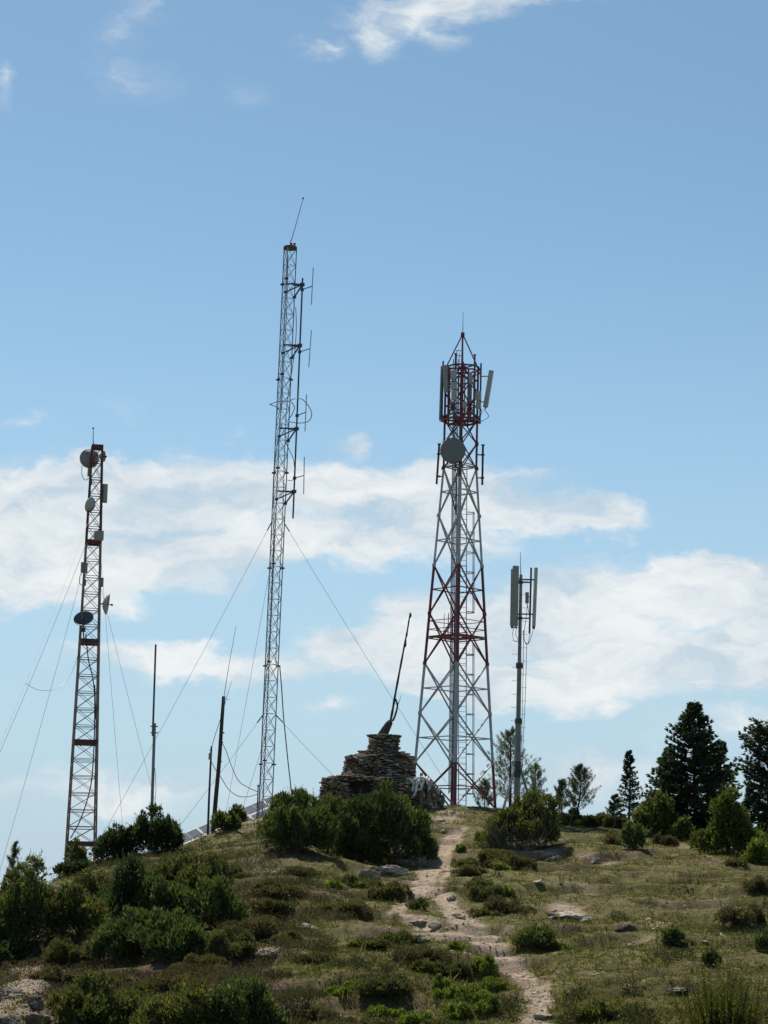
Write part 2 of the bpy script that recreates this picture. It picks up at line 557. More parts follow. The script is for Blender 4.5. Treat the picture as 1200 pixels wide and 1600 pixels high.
PATHS = [
    [(728, 1292, 8), (712, 1304, 20), (700, 1322, 25), (686, 1340, 26), (672, 1358, 30), (663, 1376, 32), (655, 1392, 30), (640, 1408, 26), (622, 1424, 22), (604, 1431, 12)],
    [(668, 1376, 20), (684, 1388, 14), (694, 1402, 20), (700, 1414, 26), (716, 1430, 38), (730, 1446, 46), (742, 1464, 44), (768, 1484, 38), (795, 1504, 38), (818, 1525, 36), (840, 1546, 36), (846, 1562, 30), (842, 1580, 28), (840, 1600, 36), (834, 1640, 44)],
    [(622, 1424, 20), (640, 1434, 24), (664, 1446, 26), (690, 1456, 30), (720, 1468, 30)],
    [(752, 1474, 16), (772, 1464, 13), (792, 1449, 7)],
    [(706, 1318, 10), (703, 1340, 7), (698, 1362, 8), (690, 1382, 10)],
]
BARE = [(888, 1431, 40, 11, .9), (845, 1338, 46, 8, .7), (925, 1342, 26, 7, .6), (1190, 1337, 30, 8, .8), (660, 1338, 30, 9, .8), (600, 1358, 30, 9, .6), (660, 1464, 24, 9, .7),
        (20, 1550, 70, 40, .62), (50, 1600, 80, 30, .62), (40, 1515, 40, 14, .5), (95, 1392, 16, 10, .7), (60, 1440, 18, 12, .5), (480, 1448, 18, 6, .5), (420, 1483, 26, 8, .55), (330, 1302, 40, 5, .4), (390, 1286, 34, 5, .5),
        (415, 1520, 26, 5, .4), (1020, 1440, 30, 5, .5), (1010, 1470, 30, 6, .4), (900, 1380, 44, 7, .35), (700, 1285, 34, 5, .8), (715, 1272, 30, 4, .6), (690, 1268, 20, 4, .7), (1060, 1322, 28, 4, .4), (920, 1395, 20, 6, .4), (1120, 1405, 30, 8, .3)]
SOIL = [(335, 1500, 130, 30, 1.), (240, 1520, 120, 30, 1.), (420, 1540, 70, 24, .8), (110, 1480, 90, 40, .9), (50, 1550, 100, 60, 1.0), (380, 1430, 90, 30, .7), (470, 1390, 90, 24, .6), (440, 1330, 80, 14, .6),
        (930, 1338, 70, 10, .9), (1010, 1332, 40, 8, .8), (880, 1415, 46, 9, .9), (980, 1450, 26, 8, 1.), (1050, 1415, 90, 14, .4), (620, 1380, 90, 22, .6), (600, 1450, 60, 18, .8), (640, 1520, 60, 40, .6),
        (760, 1345, 60, 20, .6), (390, 1300, 70, 8, .6), (900, 1360, 60, 12, .5), (1100, 1345, 70, 8, .5), (560, 1590, 80, 20, .7), (800, 1540, 30, 20, .4)]


def build_masks():
    segs = []
    for path in PATHS:
        pts = [(ground_at(px, py), w) for px, py, w in path]
        for (a, wa), (b, wb) in zip(pts[:-1], pts[1:]):
            segs.append((a[:2], b[:2], wa * a[1] / FPX * .65, wb * b[1] / FPX * .65))
    ell = []
    for px, py, rx, ry, wgt in BARE:
        c = ground_at(px, py); t = ground_at(px, py - ry); bt = ground_at(px, py + ry)
        ell.append((0, c[0], c[1], rx * c[1] / FPX, max((t[1] - bt[1]) / 2, .3), wgt))
    for px, py, rx, ry, wgt in SOIL:
        c = ground_at(px, py); t = ground_at(px, py - ry); bt = ground_at(px, py + ry)
        ell.append((1, c[0], c[1], rx * c[1] / FPX, max((t[1] - bt[1]) / 2, .3), wgt))
    return segs, ell


SEGS, ELLS = build_masks()


def masks(x, y):
    """path closeness, bare ground, brown soil, each 0..1"""
    x = np.asarray(x, float); y = np.asarray(y, float)
    wob = fbm(x / .5, y / .9, 5, 3) * .9 + fbm(x / .16, y / .3, 9, 2) * .35
    best = np.full(x.shape, -9.0)
    for a, b, wa, wb in SEGS:
        d = b - a; L2 = float(d @ d)
        t = np.clip(((x - a[0]) * d[0] + (y - a[1]) * d[1]) / L2, 0, 1)
        dist = np.hypot(x - a[0] - t * d[0], (y - a[1] - t * d[1]) * .8)
        best = np.maximum(best, (wa + (wb - wa) * t) - dist)
    path = best + wob * .45
    bare = np.zeros(x.shape); soil = np.zeros(x.shape)
    for k, cx, cy, rx, ry, wgt in ELLS:
        q = 1 - np.hypot((x - cx) / rx, (y - cy) / ry)
        v = np.clip((q + wob * .55) * 1.8, 0, 1) * wgt
        if k == 0: bare = np.maximum(bare, v)
        else: soil = np.maximum(soil, v)
    rnd = sstep(.12, .26, fbm(x / 1.7, y / 2.6, 61, 4))
    soil = np.maximum(soil, rnd * .5)
    rnd2 = sstep(.24, .34, fbm(x / .8, y / 1.3, 67, 4))
    bare = np.maximum(bare, rnd2 * .5)
    return path, bare, soil


def build_ground():
    def axis(lo, hi, step, far, ratio=1.22):
        core = list(np.arange(lo, hi + step * .5, step))
        out = [core[-1]]; s = step * 2
        while out[-1] < far: out.append(out[-1] + s); s *= ratio
        neg = [core[0]]; s = step * 2
        while neg[-1] > -far: neg.append(neg[-1] - s); s *= ratio
        return np.array(neg[:0:-1] + core + out[1:])
    xs = axis(-24, 24, .13, 6500)
    ys = axis(39, 106, .16, 6500)
    ys = ys[ys > -400]
    X, Y = np.meshgrid(xs, ys)
    Z = height(X, Y)
    path, bare, soil = masks(X, Y)
    pm = sstep(-.10, .14, path)
    Z = Z - .05 * pm
    nx, ny = len(xs), len(ys)
    V = np.stack([X, Y, Z], -1).reshape(-1, 3)
    red = np.maximum(pm * .95, bare).ravel()
    cols = np.stack([red, soil.ravel(), np.zeros_like(red)], -1)
    i, j = np.meshgrid(np.arange(nx - 1), np.arange(ny - 1))
    q = (j * nx + i).ravel()
    F = np.stack([q, q + 1, q + 1 + nx, q + nx], -1)
    isp = (pm.ravel()[F].mean(1) > .5)

    def piece(sel, name):
        f = F[sel]
        u, inv = np.unique(f, return_inverse=True)
        me = np_mesh(name, V[u], inv.reshape(f.shape), MT['ground'], cols[u], smooth=True)
        return tag(link(name, me), kind='structure')
    piece(~isp, 'ground'); piece(isp, 'dirt_path')


build_ground()


# ------------------------------------------------------------------ leaf sprays
def kites(pos, d, L, W, rng, flat=None, mid=.45):
    """n thin diamond leaves; returns verts (4n,3), faces (n,4)"""
    n = len(pos)
    d = d / (np.linalg.norm(d, axis=1, keepdims=True) + 1e-9)
    r = rng.normal(size=(n, 3))
    if flat is not None:                       # keep the spray's width horizontal
        up = np.zeros((n, 3)); up[:, 2] = 1
        r = np.cross(d, up) + r * flat
    s = r - d * (r * d).sum(1, keepdims=True)
    s /= (np.linalg.norm(s, axis=1, keepdims=True) + 1e-9)
    L = np.broadcast_to(L, (n,))[:, None]; W = np.broadcast_to(W, (n,))[:, None]
    bend = np.cross(d, s) * (rng.uniform(-.12, .12, (n, 1)) * L)
    m = pos + d * L * mid
    v = np.stack([pos, m + s * W / 2 + bend, pos + d * L, m - s * W / 2 + bend], 1).reshape(-1, 3)
    f = np.arange(4 * n).reshape(n, 4)
    return v, f


def rand_dirs(rng, n):
    v = rng.normal(size=(n, 3))
    return v / np.linalg.norm(v, axis=1, keepdims=True)


PAL = {   # leaf colours (own colour of the leaf), and leaf form
    'juniper': dict(c=[(.030, .048, .017), (.045, .066, .022), (.060, .078, .028), (.075, .085, .034)], L=.17, W=.040, up=.62, dens=1.0),
    'dark':    dict(c=[(.018, .030, .016), (.026, .042, .020), (.036, .052, .024)], L=.16, W=.045, up=.5, dens=1.0),
    'olive':   dict(c=[(.045, .058, .018), (.065, .078, .024), (.085, .092, .032), (.05, .048, .022)], L=.15, W=.040, up=.5, dens=1.0),
    'cushion': dict(c=[(.045, .036, .024), (.060, .052, .030), (.050, .056, .024), (.075, .064, .040)], L=.10, W=.030, up=.35, dens=1.1),
    'heath':   dict(c=[(.040, .046, .020), (.055, .062, .024), (.060, .052, .030), (.075, .085, .030)], L=.10, W=.032, up=.4, dens=1.1),
    'bright':  dict(c=[(.078, .105, .020), (.10, .135, .026), (.13, .165, .034), (.06, .075, .02)], L=.11, W=.040, up=.45, dens=1.0),
    'lime':    dict(c=[(.052, .066, .018), (.070, .088, .022), (.092, .108, .028), (.042, .052, .018)], L=.17, W=.055, up=.45, dens=1.0),
    'dry':     dict(c=[(.10, .085, .055), (.13, .11, .07), (.08, .065, .045)], L=.12, W=.02, up=.6, dens=.7),
}


def lump_set(rng, w, h, k, kind='olive'):
    """overlapping lumps: an uneven dome with upright plumes, or a sprawling low mat"""
    out = []
    if kind in ('cushion', 'heath', 'bright', 'dry'):
        lean = rng.uniform(-.25, .25)
        for i in range(k + 8):
            a = rng.uniform(0, 2 * math.pi); r = .5 * math.sqrt(rng.random()) * rng.uniform(.7, 1.15)
            s = rng.uniform(.07, .19)
            hh = h * rng.uniform(.35, 1.0) * (1 - 1.5 * r * r) * (1 + lean * math.cos(a))
            out.append((np.array([math.cos(a) * r * w, math.sin(a) * r * w * .9, hh * .25]), np.array([s * w * 1.15, s * w * 1.15, max(hh * .62, .05)])))
        return out
    out.append((np.array([0, 0, h * .26]), np.array([w * .40, w * .36, h * .46])))
    for i in range(5):
        a = rng.uniform(0, 2 * math.pi); r = rng.uniform(.15, .34)
        s = rng.uniform(.14, .24)
        out.append((np.array([math.cos(a) * r * w, math.sin(a) * r * w * .85, h * rng.uniform(.18, .4)]), np.array([s * w, s * w, h * rng.uniform(.22, .34)])))
    skew = rng.normal(size=2) * .12
    for i in range(k * 3):
        a = rng.uniform(0, 2 * math.pi); r = .47 * math.sqrt(rng.random())
        s = rng.uniform(.035, .095)
        x, y = math.cos(a) * r, math.sin(a) * r * .88
        topz = h * (1 - 2.7 * ((x - skew[0]) ** 2 + (y - skew[1]) ** 2)) * rng.uniform(.72, 1.12)
        topz = max(topz, h * .25)
        ln = h * rng.uniform(.13, .24)
        out.append((np.array([x * w, y * w, topz - ln]), np.array([s * w, s * w, ln])))
    return out


def bush(name, base, w, h, kind, label, cat, group=None, seed=0, n=None, twigs=True, shoots=0, lumps=None, k=9, squash=1.0, leaf_scale=1.0):
    rng = np.random.default_rng(1000 + seed)
    pal = PAL[kind]
    ls = lumps(rng) if lumps else lump_set(rng, w, h, k, kind)
    area = w * w * 1.2 + w * h * 2.2
    dist = base[1]
    lsz = leaf_scale * pal['L'] * (.72 if dist < 55 else 1.0 if dist < 80 else 1.12)
    if n is None:
        n = int(np.clip(2.7 * (w * w * .9 + w * h * 1.9) / (lsz * lsz * pal['W'] / pal['L'] * 1.15 * .5) * pal['dens'], 600, 34000))
    wt = np.array([s[0] * s[2] + s[0] * s[1] for c, s in ls]) ** .85; wt /= wt.sum()
    idx = rng.choice(len(ls), n, p=wt)
    C = np.array([c for c, s in ls])[idx]; S = np.array([s for c, s in ls])[idx]
    d = rand_dirs(rng, n); d[:, 2] = np.where(d[:, 2] < -.6, -d[:, 2], d[:, 2])
    r = .50 + .52 * rng.random(n) ** .55
    pos = C + d * S * r[:, None]
    up = np.array([0, 0, 1.0])
    dirs = d * (1 - pal['up']) + up * pal['up'] + rng.normal(size=(n, 3)) * .32
    L = lsz * rng.uniform(.6, 1.35, n)
    cc = np.array(pal['c'])
    lumpc = rng.integers(0, len(cc), len(ls))
    ci = np.where(rng.random(n) < .5, lumpc[idx], rng.integers(0, len(cc), n))
    col = 1.45 * cc[ci] * rng.uniform(.7, 1.3, (n, 1))
    brown = rng.random(n) < .05
    col[brown] = np.array([.085, .065, .04]) * rng.uniform(.7, 1.2, (brown.sum(), 1))
    if shoots:
        ns = shoots
        si = rng.choice(len(ls), ns, p=wt)
        sdn = rand_dirs(rng, ns); sdn[:, 2] = np.abs(sdn[:, 2])
        sp = np.array([c for c, s in ls])[si] + sdn * np.array([s for c, s in ls])[si] * .88
        sdir = unit_rows(sdn * .45 + up * .75 + rng.normal(size=(ns, 3)) * .22)
        sl = rng.uniform(.14, .50, ns) * min(1.0, h / 1.6)
        m = 9
        t = np.tile(np.linspace(0, 1, m), ns)
        q = np.repeat(sp, m, 0) + np.repeat(sdir, m, 0) * (t * np.repeat(sl, m))[:, None]
        qd = np.repeat(sdir, m, 0) + rng.normal(size=(ns * m, 3)) * .38
        pos = np.vstack([pos, q]); dirs = np.vstack([dirs, qd])
        L = np.concatenate([L, lsz * rng.uniform(.5, .95, ns * m) * (1.1 - .5 * t)])
        sc = 1.5 * cc[rng.integers(0, len(cc), ns)] * rng.uniform(.9, 1.3, (ns, 1))
        col = np.vstack([col, np.repeat(sc, m, 0)])
    keep = pos[:, 2] > -.05
    pos, dirs, L, col = pos[keep], dirs[keep], L[keep], col[keep]
    v, f = kites(pos, dirs, L, pal['W'] / pal['L'] * L * rng.uniform(.8, 1.5, len(L)), rng)
    root = empty(name, base, label, cat, group)
    me = np_mesh('foliage', v, f, MT['leaf'], np.repeat(col, 4, 0))
    link('foliage', me, root)
    if twigs:
        mb = MB()
        b0 = np.asarray(base, float)
        for c, s in ls[1:9]:
            e = b0 + c * np.array([1, 1, .9])
            mid = b0 + c * np.array([.45, .45, .5]) + rng.normal(size=3) * .05 * w
            st = b0 + np.array([rng.normal() * .04 * w, rng.normal() * .04 * w, -.12])
            mb.path([st, mid, e], [.018 * w ** .5, .012 * w ** .5, .004], 5)
        mb.build('stem', MT['bark'], root)
        mb = MB()
        for q in range(int(8 + 5 * w)):
            c, s = ls[rng.integers(0, len(ls))]
            o = unit(np.array([rng.normal(), -abs(rng.normal()), rng.uniform(.0, 1.1)]))
            p = b0 + c + o * s * .75
            e = p + o * rng.uniform(.1, .3) * min(1, h) + np.array([0, 0, rng.uniform(.02, .15)])
            if p[2] < b0[2] + .05: continue
            mb.path([b0 + rng.normal(size=3) * .03 * w, b0 + c * .55 + rng.normal(size=3) * .03, p, (p + e) / 2 + rng.normal(size=3) * .03, e], [.014, .012, .010, .008, .004], 4, False)
        if mb.v: mb.build('dead_twig', MT['twig'], root)
    return root


def unit_rows(v):
    return v / (np.linalg.norm(v, axis=1, keepdims=True) + 1e-9)


# ------------------------------------------------------------------ trees
def conifer(name, base, H, W, label, group=None, seed=0, cols=None, dens=1.0, open_=0.0, prof=None, droop=.15, crown0=.06, leaf=(.26, .085), lean=0.0):
    rng = np.random.default_rng(3000 + seed)
    cols = np.array(cols or [(.034, .056, .042), (.044, .068, .047), (.058, .084, .054), (.072, .096, .056)])
    root = empty(name, base, label, 'tree', group)
    b0 = np.asarray(base, float)
    tr = MB()
    tp = [b0 + np.array([lean * H * t + .05 * math.sin(3 * t + seed), .04 * math.sin(5 * t), H * t - .15]) for t in np.linspace(0, .97, 9)]
    tr.path(tp, list(np.linspace(.020 * H, .004 * H, 9)), 7)
    pos, dr, Ls, cl = [], [], [], []
    nb = int(H * 26 * dens)
    for i in range(nb):
        t = crown0 + (1 - crown0) * (i + rng.random()) / nb
        pr = prof(t) if prof else min(1.0, (1 - t) ** 1.0 * 1.12 + .02)
        if rng.random() < open_ * (1 - t * .6): continue
        L = W / 2 * pr * rng.uniform(.68, 1.12)
        az = rng.uniform(0, 2 * math.pi)
        o = np.array([math.cos(az), math.sin(az), 0])
        slope = -droop + .75 * t ** 2 + rng.normal() * .09
        k = max(3, int(L / .16))
        prev = None
        pts = []
        for q in np.linspace(0.0, 1, k + 1):
            z = slope * q * L + (droop + .12) * (q ** 2) * L * .8
            pts.append(np.array([lean * H * t, 0, H * t]) + o * L * q + np.array([0, 0, z]))
        if L > .25:
            tr.path([b0 + p for p in pts[::max(1, k // 3)]], list(np.linspace(.010 + .006 * L, .004, len(pts[::max(1, k // 3)]))), 4, False)
        side = np.array([-o[1], o[0], 0])
        bc = cols[rng.integers(0, len(cols))] * rng.uniform(.8, 1.3)
        for qi in range(1, k + 1):
            if qi / k < .28 and L > .6: continue
            m = int(3 + 7 * dens)
            for s in range(m):
                p = pts[qi] + side * rng.normal() * .09 * L * (1.15 - qi / k) + np.array([0, 0, rng.normal() * .03])
                d = o * rng.uniform(.4, 1) + side * rng.normal() * .75 + np.array([0, 0, rng.uniform(-.1, .55)])
                pos.append(p); dr.append(d); Ls.append(leaf[0] * rng.uniform(.55, 1.15)); cl.append(bc * rng.uniform(.75, 1.3))
    top = np.array([lean * H, 0, H])
    for s in range(24):
        pos.append(top - np.array([0, 0, rng.uniform(.0, .4)])); dr.append(np.array([rng.normal() * .5, rng.normal() * .5, 1])); Ls.append(leaf[0] * .8); cl.append(cols[-1])
    tr.build('trunk', MT['bark'], root)
    pos = np.array(pos); dr = np.array(dr); Ls = np.array(Ls)
    v, f = kites(pos, dr, Ls, Ls * leaf[1] / leaf[0], rng, flat=.7, mid=.5)
    link('crown', np_mesh('crown', v, f, MT['needle'], np.repeat(np.array(cl), 4, 0)), root)
    return root


def pine(name, base, H, W, label, group=None, seed=0, cols=None, nb=46, needle=.17, crook=0.0):
    """open young pine: ascending limbs ending in brushes of long needles"""
    rng = np.random.default_rng(5000 + seed)
    cols = np.array(cols or [(.095, .12, .065), (.12, .145, .078), (.15, .165, .095)])
    root = empty(name, base, label, 'tree', group)
    b0 = np.asarray(base, float)
    tr = MB()

    def axis(t):
        return np.array([crook * W * math.sin(t * 2.2), .0, H * t])
    tr.path([b0 + axis(t) - np.array([0, 0, .15 if t == 0 else 0]) for t in np.linspace(0, .98, 9)], list(np.linspace(.022 * H, .005 * H, 9)), 7)
    pos, dr, Ls, cl = [], [], [], []

    def brush(p, d, n, c):
        for _ in range(n):
            dd = d * .9 + rng.normal(size=3) * .55
            pos.append(p - d * rng.uniform(0, .16)); dr.append(dd); Ls.append(needle * rng.uniform(.7, 1.2)); cl.append(c * rng.uniform(.75, 1.3))
    for i in range(nb):
        t = .10 + .88 * (i + rng.random()) / nb
        L = W / 2 * min(1, 1.15 * (1 - t) ** .7 + .06) * rng.uniform(.55, 1.15)
        az = rng.uniform(0, 2 * math.pi)
        o = np.array([math.cos(az), math.sin(az), 0])
        p0 = axis(t)
        pts = [p0 + o * L * q + np.array([0, 0, L * (.25 * q + .55 * q * q)]) for q in (0, .35, .7, 1)]
        tr.path([b0 + p for p in pts], [.014, .011, .008, .004], 4, False)
        c = cols[rng.integers(0, len(cols))]
        for q in (1, .8, .62, .45):
            for _ in range(2):
                q2 = q * rng.uniform(.85, 1)
                p = p0 + o * L * q2 + np.array([0, 0, L * (.25 * q2 + .55 * q2 * q2)])
                side = np.array([-o[1], o[0], 0]) * rng.normal() * .22 * L
                d = unit(o * .5 + np.array([0, 0, .8]) + side)
                tr.path([b0 + p, b0 + p + side + np.array([0, 0, .1])], [.005, .003], 3, False)
                brush(p + side + np.array([0, 0, .12]), d, 15, c)
    brush(axis(1.0), np.array([0, 0, 1.0]), 30, cols[-1])
    tr.build('trunk', MT['bark'], root)
    pos, dr, Ls = np.array(pos), np.array(dr), np.array(Ls)
    v, f = kites(pos, dr, Ls, np.full(len(Ls), .019), rng)
    link('crown', np_mesh('crown', v, f, MT['needle'], np.repeat(np.array(cl), 4, 0)), root)
    return root


# ------------------------------------------------------------------ mast axis in photo pixels at one depth
class Axis:
    def __init__(self, bx, by, tx, ty, D):
        self.bx, self.by, self.tx, self.ty, self.D = bx, by, tx, ty, D

    def at(self, py, ox=0.0, oy=0.0, oz=0.0):
        t = (py - self.by) / (self.ty - self.by)
        return P(self.bx + (self.tx - self.bx) * t, py, self.D) + np.array([ox, oy, oz])

    @property
    def m(self):                                   # metres per photo pixel at the mast's depth
        return self.D / FPX


def sag(p0, p1, s, n=14):
    p0, p1 = np.asarray(p0, float), np.asarray(p1, float)
    return [p0 + (p1 - p0) * t - np.array([0, 0, s * 4 * t * (1 - t)]) for t in np.linspace(0, 1, n)]


def spline(pts, n=6):
    pts = [np.asarray(p, float) for p in pts]
    out = []
    for i in range(len(pts) - 1):
        p0, p1, p2, p3 = pts[max(i - 1, 0)], pts[i], pts[i + 1], pts[min(i + 2, len(pts) - 1)]
        for k in range(n):
            t = k / n
            out.append(.5 * ((2 * p1) + (p2 - p0) * t + (2 * p0 - 5 * p1 + 4 * p2 - p3) * t * t + (3 * p1 - p0 - 3 * p2 + p3) * t ** 3))
    out.append(pts[-1])
    return out


def dish(mb_parent, c, facing, r, depth, mat, name='dish_antenna', back=None, drum=False, rod=False):
    """a dish whose mouth faces `facing`; returns the part"""
    c = np.asarray(c, float); f = unit(facing)
    mb = MB()
    if drum:
        mb.lathe(c, f, [(0, .012 * 1), (r * .55, .012), (r * .93, .004), (r, -.03), (r * 1.02, -.06), (r * 1.02, -depth * .45), (r * .95, -depth * .5), (r * .6, -depth * .8), (r * .18, -depth), (0, -depth)], 40)
    else:
        prof = [(r * q, -depth * (1 - q * q)) for q in (0, .2, .4, .6, .8, .93, 1)]
        prof += [(r * 1.03, .012), (r * 1.03, -.02)] + [(r * q, -depth * (1 - q * q) - .025) for q in (.93, .8, .6, .4, .2, 0)]
        mb.lathe(c, f, prof, 32)
    o = mb.build(name, mat, mb_parent, smooth=False)
    fd = MB()
    if rod:
        fd.tube(c - f * depth, c + f * r * .45, .022, n=6)
        fd.lathe(c + f * r * .45, f, [(0, -.06), (.06, -.06), (.06, .03), (0, .03)], 10)
        fd.build('feed_horn', MT['steel_dark'], o)
    return o


# ------------------------------------------------------------------ big red and white lattice tower
def big_tower():
    A = Axis(708, 1258, 723, 522, 105.0)
    m = A.m
    g = A.at(1258); g[2] = height(g[0], g[1])
    root = empty('lattice_tower', g, 'red and white four legged lattice tower with caged ladder beside the stone cairn', 'tower')

    def hw(py):                                   # half diagonal in metres
        if py > 734: return (27 + (py - 734) * (65.0 - 27) / (1258 - 734)) * m
        return 26 * m

    def corner(k, py):
        h = hw(py)
        return A.at(py, *[(-h, 0), (0, -h), (h, 0), (0, h)][k])

    mats = [MT['red'], MT['white']]

    def band(py):                                 # red at the foot, middle and head
        return 0 if py > 1192 or 884 < py < 1037 or py < 732 else 1
    cuts = [1264, 1192, 1037, 884, 732, 572]
    for k in range(4):
        mb = MB()
        for a, b in zip(cuts[:-1], cuts[1:]):
            mb.mi = band((a + b) / 2)
            r = .085 if k == 1 else .070
            mb.tube(corner(k, a), corner(k, b), r * (1.12 if a > 1000 else .9), n=8)
        for py in (1192, 1115, 1037, 959, 884, 806, 732, 693, 656):   # gusset collars
            mb.mi = band(py - 3)
            mb.tube(corner(k, py + 2.5), corner(k, py - 2.5), .11, n=8)
        mb.build('leg', mats, root)
    nodes = [1258, 1192, 1115, 1037, 959, 884, 806, 732, 693, 656, 614, 575]
    for i, (a, b) in enumerate(zip(nodes[:-1], nodes[1:])):
        mid = (a + b) / 2
        w = .062 if a > 800 else .05
        for k in range(4):
            j = (k + 1) % 4
            mb = MB(); mb.mi = band(mid)
            a2 = a if i else 1262
            mb.bar(corner(k, a2), corner(j, b), w)
            off = np.array([0, .03, 0])
            mb.bar(corner(j, a2) + off, corner(k, b) + off, w)
            mb.build('cross_brace', mats, root)
        mb = MB(); mb.mi = band(mid)
        ring_py = mid if i else 1230
        if ring_py > 735 or i >= 9:
            for k in range(4):
                mb.bar(corner(k, ring_py), corner((k + 1) % 4, ring_py), .055)
            mb.build('horizontal_ring', mats, root)
    # plan bracing where the slim head begins
    mb = MB(); mb.mi = 1
    for py in (730, 727):
        for k in range(4): mb.bar(corner(k, py), corner((k + 1) % 4, py), .05)
    mb.bar(corner(0, 730), corner(2, 730), .04); mb.bar(corner(1, 730), corner(3, 730), .04)
    mb.build('horizontal_ring', mats, root)
    # resting platform with rails
    mb = MB()
    c = [corner(k, 996) for k in range(4)]
    top = [p + np.array([0, 0, .05]) for p in c]
    ctr = sum(c) / 4
    inner = [ctr + (p - ctr) * .34 for p in c]
    innert = [p + np.array([0, 0, .05]) for p in inner]
    for k in range(4):
        j = (k + 1) % 4
        mb.add([c[k], c[j], inner[j], inner[k], top[k], top[j], innert[j], innert[k]],
               [(3, 2, 1, 0), (4, 5, 6, 7), (0, 1, 5, 4), (2, 3, 7, 6)])
    pl = mb.build('platform', MT['red'], root)
    for py in (984, 971):
        mb = MB()
        for k in range(4): mb.bar(corner(k, py), corner((k + 1) % 4, py), .035)
        mb.build('handrail', MT['red'], root)
    mb = MB()                                     # little hoop gate standing on the platform
    for py in (961, 985):
        cen = A.at(py, -14 * m, -.55)
        mb.path([cen + np.array([math.cos(t) * .22, math.sin(t) * .3, 0]) for t in np.linspace(0, 2 * math.pi, 13)], .022, 5, False)
    for t in (0, math.pi / 2, math.pi, 1.5 * math.pi):
        mb.bar(A.at(961, -14 * m + math.cos(t) * .22, -.55 + math.sin(t) * .3), A.at(996, -14 * m + math.cos(t) * .22, -.55 + math.sin(t) * .3), .03)
    mb.build('hoop_gate', MT['red'], root)
    # ladder up the middle with its cage on the right
    mats2 = [MT['red'], MT['white']]

    def lad(py, ox, oy):                          # runs upright, right of the front leg
        return A.at(py, (14 - 9 * (1258 - py) / 500 if py > 758 else 5) * m + ox, -.1 + oy)
    mb = MB()
    segs = [(1258, 1192, 0), (1192, 1037, 1), (1037, 884, 0), (884, 732, 1)]
    for a, b, bi in segs:
        mb.mi = bi
        for s in (-.2, .2):
            mb.bar(lad(a, s, 0), lad(b, s, 0), .045)
        for py in np.arange(a, b, -8.0):
            mb.bar(lad(py, -.2, 0), lad(py, .2, 0), .022)
    L = mb.build('ladder', mats2, root)
    for lo, hi in ((1240, 1005), (957, 800)):
        mb = MB()
        for py in np.arange(lo, hi - 1, -31.0):
            mb.mi = band(py)
            mb.path([lad(py, .2 + .42 * math.sin(t), -.34 * math.cos(t) + .0) for t in np.linspace(0, math.pi, 9)], .026, 5, False)
        for t in (math.pi * .32, math.pi * .5, math.pi * .68):
            prev = lo
            for nxt in [q for q in (1192, 1037, 884) if hi < q < lo] + [hi]:
                mb.mi = band((prev + nxt) / 2)
                mb.bar(lad(prev, .2 + .42 * math.sin(t), -.34 * math.cos(t)), lad(nxt, .2 + .42 * math.sin(t), -.34 * math.cos(t)), .03)
                prev = nxt
        mb.build('safety_cage', mats2, L)
    # cable tray and feeder cables, left of the front leg
    mb = MB()
    for s in (-.16, .1):
        mb.bar(A.at(1240, -2 * m + s, .35), A.at(560, -9 * m + s, .2), .05)
    for py in np.arange(1236, 565, -14.0):
        t = (1240 - py) / 680
        mb.bar(A.at(py, (-2 - 7 * t) * m - .16, .35 - .15 * t), A.at(py, (-2 - 7 * t) * m + .1, .35 - .15 * t), .025)
    ct = mb.build('cable_tray', MT['galv'], root)
    mb = MB()
    for s in (-.10, -.04, .03):
        mb.path([A.at(py, (-2 - 7 * (1240 - py) / 680) * m + s, .30 + .02 * math.sin(py)) for py in np.linspace(1238, 600, 24)], .022, 5)
    mb.build('feeder_cable', MT['cable'], ct)
    # pyramid cap and lightning rod
    mb = MB()
    for k in range(4): mb.tube(corner(k, 575), A.at(522), .035, n=6)
    mb.tube(A.at(600), A.at(521), .05, n=6)
    mb.tube(A.at(525), A.at(520), .11, n=8)
    for py in (556, 548): mb.bar(A.at(py, -10 * m), A.at(py, 0), .03)
    mb.bar(A.at(575, -9 * m), A.at(548, -9 * m), .03); mb.bar(A.at(575, -4 * m), A.at(552, -5 * m), .025)
    mb.build('pyramid_cap', MT['red'], root)
    mb = MB(); mb.path([A.at(522), A.at(505), A.at(487)], [.022, .016, .010], 6)
    mb.build('lightning_rod', MT['galv'], root)
    # antenna frame: two hexagon rings and their mounting posts
    RR = 31 * m
    hexp = [(math.radians(60 * k + 8)) for k in range(6)]
    for py, w in ((576, .075), (582, .05), (652, .08), (658, .10)):
        mb = MB()
        for k in range(6):
            a, b = hexp[k], hexp[(k + 1) % 6]
            pa, pb = A.at(py, RR * math.cos(a), RR * math.sin(a)), A.at(py, RR * math.cos(b), RR * math.sin(b))
            mb.bar(pa, pb, w)
        if py in (576, 658):
            for k in range(6):
                mb.bar(A.at(py, 0, 0), A.at(py, RR * math.cos(hexp[k]), RR * math.sin(hexp[k])), w * .8)
        mb.build('antenna_ring', MT['red'], root)
    for k in range(6):
        a = hexp[k]; x, y = RR * math.cos(a), RR * math.sin(a)
        mb = MB()
        tp = 566 if k in (0, 3) else 561 if k in (4, 5) else 570
        mb.tube(A.at(661, x, y), A.at(tp, x, y), .05, n=8)
        if k in (4, 5):
            mb.lathe(A.at(tp, x, y), (0, 0, 1), [(.05, -.03), (.085, .02), (.085, .05), (0, .05)], 10)
        mb.build('mounting_post', MT['steel_dark'], root)
        mb = MB()
        a2 = a + math.pi / 6; x2, y2 = RR * .9 * math.cos(a2), RR * .9 * math.sin(a2)
        mb.tube(A.at(657, x2, y2), A.at(575, x2, y2), .035, n=6)
        mb.build('mounting_post', MT['red'], root)

